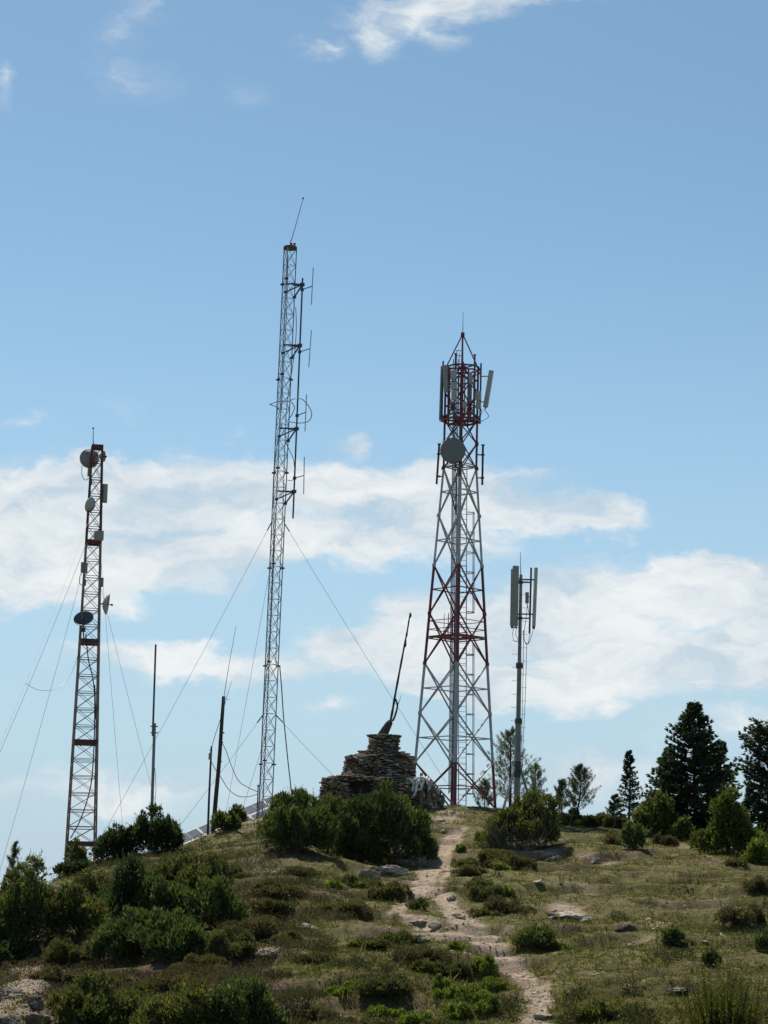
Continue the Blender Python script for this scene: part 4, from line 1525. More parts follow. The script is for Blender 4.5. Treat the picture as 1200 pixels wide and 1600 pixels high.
def dry_stone(mb, rng, ctr, r0, r1, z0, z1, a0=0, a1=2 * math.pi, sq=.0, h=.088, hole=None, core=True, jag=.04):
    z = z0
    if core:
        mb.col = (.05, .043, .036)
        n = 24
        vs = []
        for zz, rr in ((z0, r0 * .84), (z1 - .06, r1 * .84)):
            for j in range(n):
                a = a0 + (a1 - a0) * j / n
                vs.append(ctr + np.array([math.cos(a) * rr, math.sin(a) * rr, 0]) * 1 + np.array([0, 0, zz - ctr[2]]))
        fs = [(j, (j + 1) % n, n + (j + 1) % n, n + j) for j in range(n)] + [tuple(n + j for j in range(n))]
        mb.add(vs, fs)
    while z < z1 - .03:
        hh = h * rng.uniform(.6, 1.2)
        t = (z - z0) / (z1 - z0)
        rr = r0 + (r1 - r0) * t
        a = a0 + rng.uniform(0, .3)
        end = a0 + (a1 - a0) + (a - a0 if a1 - a0 > 6 else 0)
        while a < end - .02:
            ln = rng.uniform(.10, .42) if rng.random() < .8 else rng.uniform(.35, .55)
            da = min(ln / rr, end - a)
            am = a + da / 2
            q = (1 / max(abs(math.cos(am - .5)), abs(math.sin(am - .5)))) ** sq
            ox = np.array([math.cos(am), math.sin(am), 0])
            c = np.array([ctr[0], ctr[1], 0]) + ox * (rr * q - .14 + rng.normal() * jag) + np.array([0, 0, z + hh / 2 + .05 * math.sin(am * 5 + z * 9) + rng.normal() * .012])
            if not (hole and hole(c)):
                stone(mb, c, ln * 1.02, rng.uniform(.28, .42), hh * rng.uniform(.5, 1.15), np.array([-ox[1], ox[0], 0]), ox, rng, STONEC[rng.integers(0, len(STONEC))] * rng.uniform(.65, 1.15))
            a += da
        z += hh
    # capping: loose slabs over the top
    for i in range(int(r1 * r1 * 16)):
        a = rng.uniform(0, 2 * math.pi); q = rr * math.sqrt(rng.random()) * .93
        c = np.array([ctr[0] + math.cos(a) * q, ctr[1] + math.sin(a) * q, z + rng.uniform(-.02, .03)])
        stone(mb, c, rng.uniform(.2, .5), rng.uniform(.2, .45), rng.uniform(.04, .09), np.array([math.cos(a), math.sin(a), 0]), np.array([-math.sin(a), math.cos(a), 0]), rng, STONEC[rng.integers(0, len(STONEC))] * rng.uniform(.5, .9))


def cairn():
    rng = np.random.default_rng(21)
    D = 98.0
    m = D / FPX
    c3 = P(600, 1165, D); c2 = P(592, 1200, D); c1 = P(586, 1235, D)
    gz = float(height(c1[0], D))
    z_t = P(600, 1150, D)[2]; z_23 = P(600, 1182, D)[2]; z_12 = P(592, 1217, D)[2]
    root = empty('stone_cairn', (c1[0], D, gz), 'three tier dry stone cairn with leaning pole stuck in its top', 'cairn')
    hx, hz = P(563, 1234, D)[0], P(563, 1234, D)[2]

    def hole(c):
        return abs(c[0] - hx) < .50 and abs(c[2] - hz) < .30 and c[1] < D
    mb = MB(); dry_stone(mb, rng, np.array([c1[0], D + .4, gz - .5]), 82 * m, 79 * m, gz - .5, z_12, sq=.25, hole=hole, jag=.07)
    dry_stone(mb, rng, np.array([c2[0], D + .3, z_12]), 74 * m, 60 * m, z_12 - .04, z_12 + .13, sq=.2, core=False, jag=.12)
    mb.build('lower_tier', MT['stone'], root)
    mb = MB(); dry_stone(mb, rng, np.array([c2[0], D + .25, z_12]), 55 * m, 50 * m, z_12 - .03, z_23, sq=.22)
    dry_stone(mb, rng, np.array([c3[0], D + .2, z_23]), 44 * m, 29 * m, z_23 - .04, z_23 + .20, sq=.1, core=False, jag=.12)
    mb.build('middle_tier', MT['stone'], root)
    mb = MB(); dry_stone(mb, rng, np.array([c3[0], D + .1, z_23]), 24.5 * m, 23.5 * m, z_23 - .03, z_t, sq=.12, h=.082)
    # wider coping slabs
    for k in range(15):
        a = k / 15 * 2 * math.pi
        ox = np.array([math.cos(a), math.sin(a), 0])
        stone(mb, np.array([c3[0], D + .1, z_t + .02]) + ox * 22.5 * m, .34, .36, .06, np.array([-ox[1], ox[0], 0]), ox, rng, STONEC[rng.integers(0, 4)] * .55)
    mb.build('upper_tier', MT['stone'], root)
    # stub of pipe poking from the left of the middle tier
    mb = MB(); mb.tube(P(537, 1199, D), P(548, 1199, D), .03, n=6); mb.build('pipe_stub', MT['steel_dark'], root)
    # leaning pole wedged in a dark trunk
    base = P(598, 1150, D)
    pr = empty('leaning_pole', base, 'long thin pole leaning right in a dark trunk stump on the stone cairn', 'pole')
    mb = MB()
    k = spline([P(597, 1150, D), P(603, 1139, D), P(608, 1130, D), P(612, 1127, D)], 4)
    mb.path(k, list(np.linspace(.26, .10, len(k))), 9)
    mb.tube(P(602, 1147, D - .1), P(610.5, 1129, D - .1), .15, .11, n=7)
    mb.tube(P(593, 1150, D), P(606, 1133, D), .13, .12, n=7)
    mb.build('stump', MT['wood'], pr)
    mb = MB()
    k = spline([P(609, 1132, D), P(613, 1112, D), P(618, 1083, D), P(626, 1040, D), P(633, 1003, D), P(637, 982, D), P(641, 957, D)], 5)
    mb.path(k, list(np.linspace(.066, .035, len(k)) * (1 + .12 * np.sin(np.arange(len(k)) * 1.7))), 7)
    for px, py in ((634, 1003), (634, 1008), (636, 992), (642, 962)):
        mb.lathe(P(px, py, D), (.2, 0, 1), [(0, -.12), (.04, -.06), (.035, .05), (0, .12)], 6)
    mb.build('shaft', MT['wood'], pr)
    mb = MB()
    mb.path(spline([P(613, 1127, D - .05), P(617, 1119, D - .05), P(621, 1103, D - .05), P(618, 1092, D - .05)], 5), [.05] * 8 + [.045] * 8, 6)
    mb.path([P(621, 1103, D - .05), P(624, 1095, D - .05), P(627, 1086, D - .05)], [.025, .015, .008], 5)
    mb.build('side_branch', MT['wood'], pr)
    # ruined stub wall on the right
    wc = P(664, 1240, D - .6)
    gz2 = float(height(wc[0], wc[1]))
    mb = MB(); rng = np.random.default_rng(5)
    w0, w1 = P(650, 1240, D - 1.0), P(690, 1240, D - .2)
    n = 12
    for i in range(8):
        f = i / 8
        for j in range(9):
            x = w0 + (w1 - w0) * (j + rng.uniform(-.3, .3)) / 8
            topz = P(660, 1214 + 26 * max(0, (j - 3.2) / 5), D - .6)[2]
            z = gz2 - .05 + (topz - gz2) * (i + .5) / 8
            if i > 6 and rng.random() < .4: continue
            stone(mb, np.array([x[0], x[1] + rng.normal() * .06, z]), rng.uniform(.22, .4), rng.uniform(.4, .6), max((topz - gz2) / 8, .06) * 1.1, np.array([1, .3, 0]) / 1.044, np.array([-.3, 1, 0]) / 1.044, rng, STONEC[rng.integers(0, len(STONEC))] * rng.uniform(.6, 1.1))
    tag(mb.build('stone_wall', MT['stone'], None, origin=(wc[0], wc[1], gz2)), 'crumbling low stone wall stub at right foot of the cairn', 'wall')
    # wooden stake
    b = P(658, 1245, D - 1.3); b[2] = height(b[0], b[1])
    mb = MB(); mb.path([b - np.array([0, 0, .2]), P(658, 1225, D - 1.3), P(658.5, 1208, D - 1.3)], [.085, .085, .075], 8)
    tag(mb.build('wooden_stake', MT['wood_light'], None, origin=b), 'short brown wooden stake hung with white rag beside the cairn', 'stake')
    # white rag draped over the stake and the wall
    def rag(x0, x1, y0, lens, Dr, seed, label):
        r = np.random.default_rng(seed)
        nx_, ny_ = 44, 14
        V, F = [], []
        for i in range(nx_ + 1):
            u = i / nx_
            Lp = np.interp(u, np.linspace(0, 1, len(lens)), lens)
            Lp *= 1 + .04 * math.sin(u * 31 + seed)
            for j in range(ny_ + 1):
                w = j / ny_
                px = x0 + (x1 - x0) * u + 1.6 * math.sin(u * 23 + w * 4) * w
                py = y0 + 2.2 * math.sin(u * math.pi * 1.6 + seed) + 1.2 * math.sin(u * 17) + Lp * w
                V.append(P(px, py, Dr + .10 * math.sin(u * 34 + w * 1.5) - .12 * w + (.25 * (1 - w * 5) if w < .2 else 0)))
        for i in range(nx_):
            for j in range(ny_):
                q = i * (ny_ + 1) + j
                F.append((q, q + 1, q + ny_ + 2, q + ny_ + 1))
        F = np.array(F)
        V = np.array(V); o = V.mean(0)
        th = V + np.array([0, .03, 0])
        nV = len(V)
        allV = np.vstack([V, th]); allF = np.vstack([F, F[:, ::-1] + nV])
        ob = link('white_rag', np_mesh('white_rag', allV - o, allF, MT['cloth'], np.ones((2 * nV, 3)), smooth=True), None, o)
        tag(ob, label, 'rag')
    Dr = D - 1.45
    mb = MB(); rr = np.random.default_rng(4)
    strips = [[(630, 1217), (632, 1226), (631.5, 1237)], [(633, 1216), (635.5, 1228), (636, 1240)], [(637, 1217), (638, 1226), (641, 1233)],
              [(629, 1218), (637, 1216), (645, 1219), (652, 1216), (659, 1214)], [(640, 1218), (647, 1223), (653, 1221), (659, 1216)], [(651, 1218), (650, 1230), (646, 1244)], [(653, 1220), (650, 1236), (645, 1245)],
              [(646, 1221), (645, 1231), (644, 1238)], [(650, 1228), (655, 1234), (659, 1230), (660, 1218)], [(654, 1220), (658, 1227), (661, 1224), (660, 1214)], [(634, 1218), (641, 1223), (647, 1220)], [(659, 1214), (664, 1216), (667, 1220)]]
    for st in strips:
        w = [P(x + rr.normal() * .3, y, Dr + rr.normal() * .06) for x, y in st]
        k = spline(w, 6)
        mb.path(k, [.055 * (1 + .35 * math.sin(i * 1.9 + len(st))) * (1.0 if i < len(k) - 3 else .55) for i in range(len(k))], 7)
    tag(mb.build('white_rag', MT['cloth'], None, origin=P(645, 1225, Dr), smooth=True), 'large torn white rag draped left of the wooden stake by the cairn', 'rag')
    rag(660, 672, 1215, [7, 6, 5, 6, 9, 18, 23, 14], D - 1.3, 8, 'small white rag hanging on the crumbling stone wall stub')
    rag(682, 687, 1230, [6, 13, 9], D - .5, 12, 'tiny white shred caught at right end of the crumbling wall')


cairn()

# ------------------------------------------------------------------ shrubs
_seed = [0]


def shrub(name, kind, px, py, wpx, hpx, label, cat='shrub', group=None, D=None, **kw):
    _seed[0] += 1
    b = ground_at(px, py) if D is None else ground_at_depth(px, D)
    s = b[1] / FPX
    h = hpx * s
    if D is not None and kw.get('top'):
        h = P(px, kw.pop('top'), D)[2] - b[2]
    kw.pop('top', None)
    return bush(name, b, wpx * s, h, kind, label, cat, group, seed=kw.pop('seed', _seed[0]), **kw)


shrub('juniper_shrub', 'juniper', 462, 1328, 138, 92, 'tall dark juniper dome at left of the central clump before the cairn', shoots=260, k=14)
shrub('juniper_shrub', 'juniper', 545, 1342, 128, 92, 'broad juniper in the middle of the central clump before the cairn', shoots=260, k=14)
shrub('juniper_shrub', 'juniper', 618, 1342, 130, 112, 'juniper at right of the central clump, next to the path', shoots=260, k=14)
shrub('leafy_shrub', 'bright', 634, 1296, 46, 58, 'fresh green leafy shrub rising behind the central juniper clump below the white rag', k=7, leaf_scale=.9)
shrub('juniper_shrub', 'olive', 812, 1326, 138, 84, 'wide olive shrub with bare grey twigs right of the path top', shoots=220, k=14)
shrub('juniper_shrub', 'dark', 242, 1334, 92, 66, 'dark juniper on the left skyline in front of the pipe pole', shoots=160, k=10)
shrub('juniper_shrub', 'dark', 178, 1342, 68, 54, 'lower dark juniper between the rusty mast and the pipe pole', shoots=120, k=8)
shrub('leafy_shrub', 'olive', 120, 1352, 36, 40, 'compact olive shrub growing inside the foot of the rusty mast', k=6, shoots=20)
shrub('leafy_shrub', 'dark', 112, 1366, 60, 20, 'low dark shrub under the foot of the rusty mast', k=6)
shrub('leafy_shrub', 'lime', 354, 1298, 46, 30, 'small yellowish green shrub at the foot of the rough wooden pole', k=6, shoots=40)
shrub('leafy_shrub', 'olive', 372, 1282, 30, 22, 'small shrub at the left edge of the solar panels', D=92, top=1260, k=5, shoots=20)
shrub('conifer_shrub', 'dark', 200, 1446, 74, 118, 'tall dark conifer bush in the middle of the left slope', k=14, shoots=160,
      lumps=lambda r: [(np.array([r.normal() * .16, r.normal() * .16, z]), np.array([1, 1, .6]) * (.86 - z * .36 + r.normal() * .05)) for z in np.linspace(.2, 2.05, 12)])
for px, py, w, h, kd, lab in [  # lower bushes get darker juniper leaf colour in place of the bank's shade
        (262, 1396, 84, 62, 'olive', 'olive scrub just right of the top of the dark conifer bush'), (318, 1404, 92, 62, 'olive', 'highest right hand bush of the merged scrub on the left slope'),
        (152, 1416, 84, 62, 'heath', 'brownish scrub left of the dark conifer bush, below the rusty mast'), (262, 1446, 104, 84, 'juniper', 'large olive bush touching the right side of the dark conifer bush'),
        (338, 1452, 100, 76, 'juniper', 'olive bush at the right end of the merged scrub on the left slope'), (128, 1462, 104, 78, 'olive', 'olive bush at the left end of the merged scrub on the left slope'),
        (186, 1496, 110, 72, 'juniper', 'green bush coloured darker for shade in front of the foot of the dark conifer bush'), (274, 1500, 130, 76, 'juniper', 'widest green bush coloured darker for shade at the lower front of the merged scrub'),
        (352, 1492, 90, 54, 'heath', 'low brownish scrub at the lower right of the merged scrub'), (110, 1506, 90, 48, 'heath', 'low brownish scrub at the lower left of the merged scrub')]:
    shrub('leafy_shrub', kd, px, py, w, h, lab, k=12, shoots=160 if kd == 'olive' else 40)
shrub('leafy_shrub', 'olive', 34, 1480, 132, 124, 'large sunlit olive bush at the left edge of the photo', shoots=260, k=14)
shrub('leafy_shrub', 'dark', -20, 1520, 110, 70, 'dark low bush under the sunlit olive bush at the left edge', k=8)
shrub('leafy_shrub', 'olive', 148, 1612, 150, 84, 'leftmost of three green bushes along the bottom left edge', shoots=160, k=12)
shrub('leafy_shrub', 'olive', 268, 1622, 140, 80, 'middle of three green bushes along the bottom left edge', shoots=140, k=12)
shrub('leafy_shrub', 'juniper', 384, 1622, 130, 86, 'rightmost of three green bushes along the bottom left edge', shoots=140, k=12)
# right of the path
shrub('conifer_shrub', 'juniper', 990, 1327, 40, 42, 'small dark rounded fir shrub alone on the right slope', k=7, shoots=40)
shrub('conifer_shrub', 'lime', 1022, 1304, 76, 60, 'yellow green young fir shrub left of the big dark fir', k=9, shoots=60)
shrub('conifer_shrub', 'lime', 1066, 1310, 40, 32, 'small yellow green shrub at the foot of the big dark fir', k=6, shoots=20)
shrub('conifer_shrub', 'lime', 1138, 1334, 108, 100, 'large pointed yellow green fir shrub in front of the right edge trees', k=12, shoots=120,
      lumps=lambda r: [(np.array([r.normal() * .12, r.normal() * .1, z]), np.array([1, 1, .7]) * max(.2, 1.22 - z * .42)) for z in np.linspace(.3, 2.35, 8)] + [(np.array([x, 0, .4]), np.array([.5, .5, .45])) for x in (-1, -.6, .8, 1.1)])
shrub('conifer_shrub', 'bright', 1182, 1348, 50, 46, 'bright green low shrub at the right edge beside the pointed fir shrub', k=6, shoots=20)
shrub('broom_shrub', 'heath', 930, 1290, 60, 22, 'flat dark shrub on the skyline left of the slender fir', k=7)
shrub('broom_shrub', 'heath', 888, 1288, 44, 26, 'low dark shrub on the skyline right of the monopole bush', k=6)
shrub('broom_shrub', 'cushion', 965, 1292, 40, 20, 'brown twiggy shrub on the skyline under the slender fir', k=5)
shrub('broom_shrub', 'cushion', 1040, 1320, 36, 20, 'brown twiggy shrub below the yellow green young fir shrub', k=5)
shrub('broom_shrub', 'dry', 958, 1318, 30, 22, 'pale dry twiggy tuft left of the small rounded fir shrub', k=4)

# low cushions on the slope
CUSH = [
    (430, 1398, 78, 34, 'cushion', 'brown cushion shrub left of the central slope, below the left juniper dome'),
    (352, 1372, 70, 30, 'heath', None), (545, 1428, 88, 38, 'cushion', 'broad dark brown cushion shrub in the middle of the slope left of the path'),
    (604, 1402, 60, 40, 'heath', 'mixed green and brown cushion shrub touching the path on its left'),
    (470, 1365, 44, 18, 'cushion', None), (558, 1384, 56, 26, 'heath', None), (600, 1365, 40, 20, 'cushion', None),
    (392, 1462, 110, 58, 'cushion', 'large brown cushion shrub at right of the shaded left slope'), (330, 1520, 120, 46, 'cushion', None), (262, 1548, 110, 42, 'cushion', None), (420, 1420, 70, 34, 'cushion', None),
    (610, 1548, 76, 50, 'heath', None), (655, 1502, 86, 44, 'cushion', None), (585, 1552, 56, 40, 'heath', None), (668, 1520, 50, 36, 'heath', None), 
    (625, 1470, 60, 26, 'heath', None), (585, 1478, 50, 22, 'heath', None), (485, 1500, 50, 20, 'cushion', None), (450, 1470, 46, 22, 'heath', None),
    (762, 1402, 70, 36, 'heath', None), (790, 1424, 66, 36, 'cushion', None), (738, 1366, 56, 26, 'heath', None), (800, 1352, 66, 30, 'cushion', 'brown cushion shrub under the wide olive shrub by the path top'), (770, 1340, 60, 24, 'heath', None), (725, 1350, 40, 18, 'heath', None),
    (740, 1388, 50, 24, 'heath', None), (760, 1430, 40, 18, 'heath', None), 
    (832, 1476, 62, 42, 'juniper', 'dark green cushion shrub right of the path bend'), (858, 1482, 40, 24, 'heath', None), (924, 1592, 76, 34, 'olive', 'green and brown cushion shrub alone near the bottom, right of the path'),
    (1155, 1438, 62, 46, 'cushion', 'brown twiggy cushion shrub on the far right slope'), (1050, 1473, 30, 28, 'juniper', None), (1112, 1508, 30, 34, 'juniper', 'small dark upright shrub above the broom at bottom right'), (1196, 1484, 34, 46, 'juniper', None),
    (560, 1612, 120, 40, 'cushion', 'wide brown cushion shrub at the bottom edge left of centre'), (690, 1612, 70, 36, 'heath', None), (650, 1416, 30, 20, 'heath', 'small dark tuft shrub standing in the fork of the path'), (1186, 1390, 40, 34, 'cushion', None),
    (1065, 1475, 34, 12, 'heath', None), 
    (1150, 1350, 30, 16, 'heath', None), 
    (705, 1525, 56, 34, 'heath', None), (320, 1345, 60, 22, 'heath', None), 
    (110, 1420, 50, 24, 'heath', None), (90, 1530, 70, 34, 'cushion', None), (150, 1545, 80, 34, 'cushion', None), (60, 1505, 50, 24, 'heath', None), (200, 1560, 80, 30, 'cushion', None), (490, 1590, 50, 26, 'heath', None), 
]
for i, (px, py, w, h, kind, lab) in enumerate(CUSH):
    shrub('cushion_shrub', kind, px, py + 2, w * 1.05, h * .72, lab or ('low brown cushion shrub on the slope' if kind == 'cushion' else 'low dark green and brown cushion shrub on the slope'), 'shrub',
          None if lab else ('brown cushion shrubs on the slope' if kind == 'cushion' else 'dark green cushion shrubs on the slope'), k=8, twigs=w > 60)
BRIGHT = [(752, 1522, 42, 34), (772, 1545, 34, 22), (738, 1566, 60, 34), (712, 1482, 26, 14), (553, 1480, 24, 14), (780, 1358, 28, 14), (790, 1400, 24, 20),
          (700, 1560, 40, 22), (560, 1546, 40, 20), (600, 1590, 50, 24), (760, 1580, 40, 26), (650, 1600, 50, 24), (715, 1590, 40, 26), (530, 1555, 40, 16), (720, 1330, 22, 14), (880, 1485, 26, 12), (520, 1388, 30, 14), (690, 1546, 30, 22)]
for i, (px, py, w, h) in enumerate(BRIGHT):
    lab = ['tallest bright green leafy plant right of the lower path fork', 'bright green leafy plant touching the lower path edge'][i] if i < 2 else 'small bright green leafy plant on the slope'
    shrub('leafy_plant', 'bright', px, py, w, h, lab, 'plant', None if i < 2 else 'bright green plants on the slope', k=6, twigs=False, leaf_scale=.8)


def broom(px, py, wpx, hpx, label, n=130, seed=1):
    rng = np.random.default_rng(900 + seed)
    b = ground_at(px, py); s = b[1] / FPX
    w, h = wpx * s, hpx * s
    pos, dr, L, col = [], [], [], []
    pal = np.array([(.075, .085, .022), (.10, .11, .03), (.055, .07, .02), (.13, .12, .04)])
    for i in range(n):
        r = rng.normal(size=2) * .22 * w
        hh = h * rng.uniform(.45, 1.0) * (1 - .5 * min(1, abs(r[0]) / w))
        lean = np.array([r[0] * .35 + rng.normal() * .05, r[1] * .35, 1.0]); lean = unit(lean)
        c = pal[rng.integers(0, 4)] * rng.uniform(.8, 1.2)
        for q in np.linspace(.05, 1, 20):
            for _ in range(3):
                pos.append(np.array([r[0], r[1], 0]) + lean * hh * q); dr.append(lean + rng.normal(size=3) * .3); L.append(.085 * (1.25 - .6 * q)); col.append(c * rng.uniform(.8, 1.2))
    nn = 6000
    a = rand_dirs(rng, nn); a[:, 2] = np.abs(a[:, 2])
    p2 = a * np.array([w * .46, w * .4, h * .42]) * (.4 + .6 * rng.random((nn, 1)))
    pos = np.vstack([np.array(pos), p2]); dr = np.vstack([np.array(dr), a * .4 + np.array([0, 0, .7]) + rng.normal(size=(nn, 3)) * .3])
    L = np.concatenate([np.array(L), np.full(nn, .09)]); col = np.vstack([np.array(col), pal[rng.integers(0, 4, nn)] * .8])
    v, f = kites(pos, dr, L, L * .34, rng)
    root = empty('broom_shrub', b, label, 'shrub')
    link('foliage', np_mesh('foliage', v, f, MT['leaf'], np.repeat(col, 4, 0)), root)
    mb = MB()
    for i in range(14):
        r = rng.normal(size=2) * .2 * w
        mb.path([b + np.array([r[0] * .3, r[1] * .3, -.05]), b + np.array([r[0], r[1], h * .3]), b + np.array([r[0] * 1.4, r[1] * 1.3, h * .65])], [.012, .01, .005], 5)
    mb.build('stem', MT['bark'], root)


broom(1132, 1622, 122, 122, 'tall spiky yellow green broom at the bottom right corner', 110, 1)


def twig_front(px, py, wpx, hpx, label):
    rng = np.random.default_rng(77)
    b = ground_at(px, py); s = b[1] / FPX
    mb = MB()
    for i in range(60):
        a = rng.uniform(-1, 1)
        p0 = b + np.array([a * wpx * s * .25, rng.uniform(-.1, .5), .0])
        p1 = p0 + np.array([a * wpx * s * .2 + rng.normal() * .15, -rng.uniform(0, .4), hpx * s * rng.uniform(.3, .6)])
        p2 = p1 + np.array([rng.normal() * .3, -rng.uniform(0, .2), hpx * s * rng.uniform(.1, .4)])
        mb.path([p0, p1, p2], [.013, .010, .004], 4)
    tag(mb.build('dead_branches', MT['twig'], None, origin=b), label, 'branches')


twig_front(808, 1329, 100, 60, 'tangle of bare grey dead branches in front of the wide olive shrub')

# ------------------------------------------------------------------ trees on and beyond the skyline


def tree_at(fn, name, px, D, top, wpx, label, **kw):
    b = ground_at_depth(px, D)
    H = P(px, top, D)[2] - b[2]
    return fn(name, b, H, wpx * D / FPX, label, **kw)


tree_at(pine, 'pine_tree', 797, 109, 1143, 98, 'tall grey green young pine standing behind the monopole', seed=1, nb=80)
tree_at(pine, 'pine_tree', 836, 111, 1196, 60, 'shorter pine just right of the monopole foot', seed=2, nb=40)
tree_at(pine, 'pine_tree', 757, 110, 1222, 40, 'small pine seen through the lattice tower foot', seed=3, nb=30)
tree_at(pine, 'pine_tree', 900, 100, 1199, 62, 'crooked pale pine on the skyline right of the monopole', seed=4, nb=52, crook=.12)
tree_at(pine, 'pine_tree', 878, 101, 1222, 34, 'small thin pine left of the crooked pale pine', seed=5, nb=26)
LEFTC = [(.060, .072, .032), (.075, .088, .038), (.09, .10, .044)]
tree_at(pine, 'pine_sapling', 16, 66, 1322, 50, 'thin feathery sapling sticking up at the left edge', seed=21, nb=22, cols=LEFTC, needle=.13)
tree_at(conifer, 'fir_tree', 983, 92, 1174, 52, 'slender open fir on the skyline between the crooked pine and big fir', seed=6, dens=1.7, open_=.1, droop=.02, leaf=(.15, .05))
tree_at(conifer, 'fir_tree', 962, 93, 1243, 40, 'small dark fir tucked against the left of the slender fir', seed=7, dens=1.6, leaf=(.16, .055))
BIGP = lambda t: (.62 + .38 * min(1, t / .3)) * min(1.0, ((1 - t) ** .86) * 1.30 + .02) * (1 + .10 * math.sin(t * 19))
tree_at(conifer, 'fir_tree', 1086, 89, 1101, 142, 'biggest dark fir, broad and dense, on the right skyline', seed=8, dens=2.3, prof=BIGP, leaf=(.22, .075), crown0=.02)
tree_at(conifer, 'fir_tree', 1046, 90, 1172, 82, 'dark fir pressed against the left of the biggest fir', seed=9, dens=1.9, prof=BIGP, leaf=(.21, .075), crown0=.02)
tree_at(conifer, 'fir_tree', 1128, 91, 1160, 78, 'dark fir pressed against the right of the biggest fir', seed=10, dens=1.8, prof=BIGP, leaf=(.21, .075), crown0=.02)
OLDP = lambda t: (.35 + .65 * sstep(.25, .6, t)) * (1.0 if t < .82 else 1 - (t - .82) * 3.2)
tree_at(conifer, 'fir_tree', 1202, 86, 1140, 84, 'old open crowned dark fir at the right edge', seed=11, dens=2.4, open_=.12, prof=OLDP, droop=-.12, leaf=(.20, .06))
tree_at(conifer, 'fir_tree', 1174, 88, 1232, 60, 'smaller dark fir under the old open crowned fir', seed=12, dens=1.7, leaf=(.21, .075), crown0=.02)
tree_at(conifer, 'fir_tree', 1245, 88, 1120, 110, 'dark fir behind the old open crowned fir, cut off by the right edge', seed=13, dens=1.1, leaf=(.30, .11))


# ------------------------------------------------------------------ rocks
def rock(px, py, wpx, hpx, label, group=None, seed=0, tone=1.0):
    rng = np.random.default_rng(7000 + seed)
    b = ground_at(px, py); s = b[1] / FPX
    w, h = wpx * s, hpx * s
    nu, nv = (40, 22) if wpx > 18 else (20, 11)
    th = np.linspace(0, math.pi, nv + 1)[:, None]; ph = np.linspace(0, 2 * math.pi, nu, endpoint=False)[None]
    d = np.stack([np.sin(th) * np.cos(ph), np.sin(th) * np.sin(ph), np.cos(th) + 0 * ph], -1)
    r = np.ones(d.shape[:2])
    for _ in range(12):                                    # broken planes
        cn = unit(rng.normal(size=3)); cd = rng.uniform(.5, .92)
        q = d @ cn
        r = np.where(q > .05, np.minimum(r, cd / np.maximum(q, .05)), r)
    def f3(k, sd):
        return fbm(d[..., 0] * k + 9.1 * sd, d[..., 1] * k + d[..., 2] * k * .7, sd, 3) + fbm(d[..., 2] * k * 1.6 - d[..., 0] * k * .5, d[..., 1] * k + 3.3 * sd, sd + 5, 3)
    lay = (np.abs(((d[..., 2] + .35 * d[..., 0]) * 3.2 + seed) % 1 - .5) - .25) * .16      # bedding layers
    r = r * (1 + .42 * f3(2.2, seed + 1) + .22 * f3(6.0, seed + 2)) + lay
    V = d * r[..., None] * np.array([w / 2, w * .36, h * .62]) + np.array([0, 0, h * .08])
    q = np.arange((nv + 1) * nu).reshape(nv + 1, nu)
    a0, a1 = q[:-1], q[1:]
    F = np.stack([a0, a1, np.roll(a1, -1, 1), np.roll(a0, -1, 1)], -1).reshape(-1, 4)
    c = np.array([.42, .365, .305]) * tone * rng.uniform(.85, 1.1)
    cv = np.tile(c, ((nv + 1) * nu, 1)) * (1 + .9 * f3(1.6, seed + 8).reshape(-1, 1))
    me = np_mesh('rock', V.reshape(-1, 3), F, MT['rock'], np.clip(cv, .03, .8))
    tag(link('rock', me, None, b), label, 'rock', group)


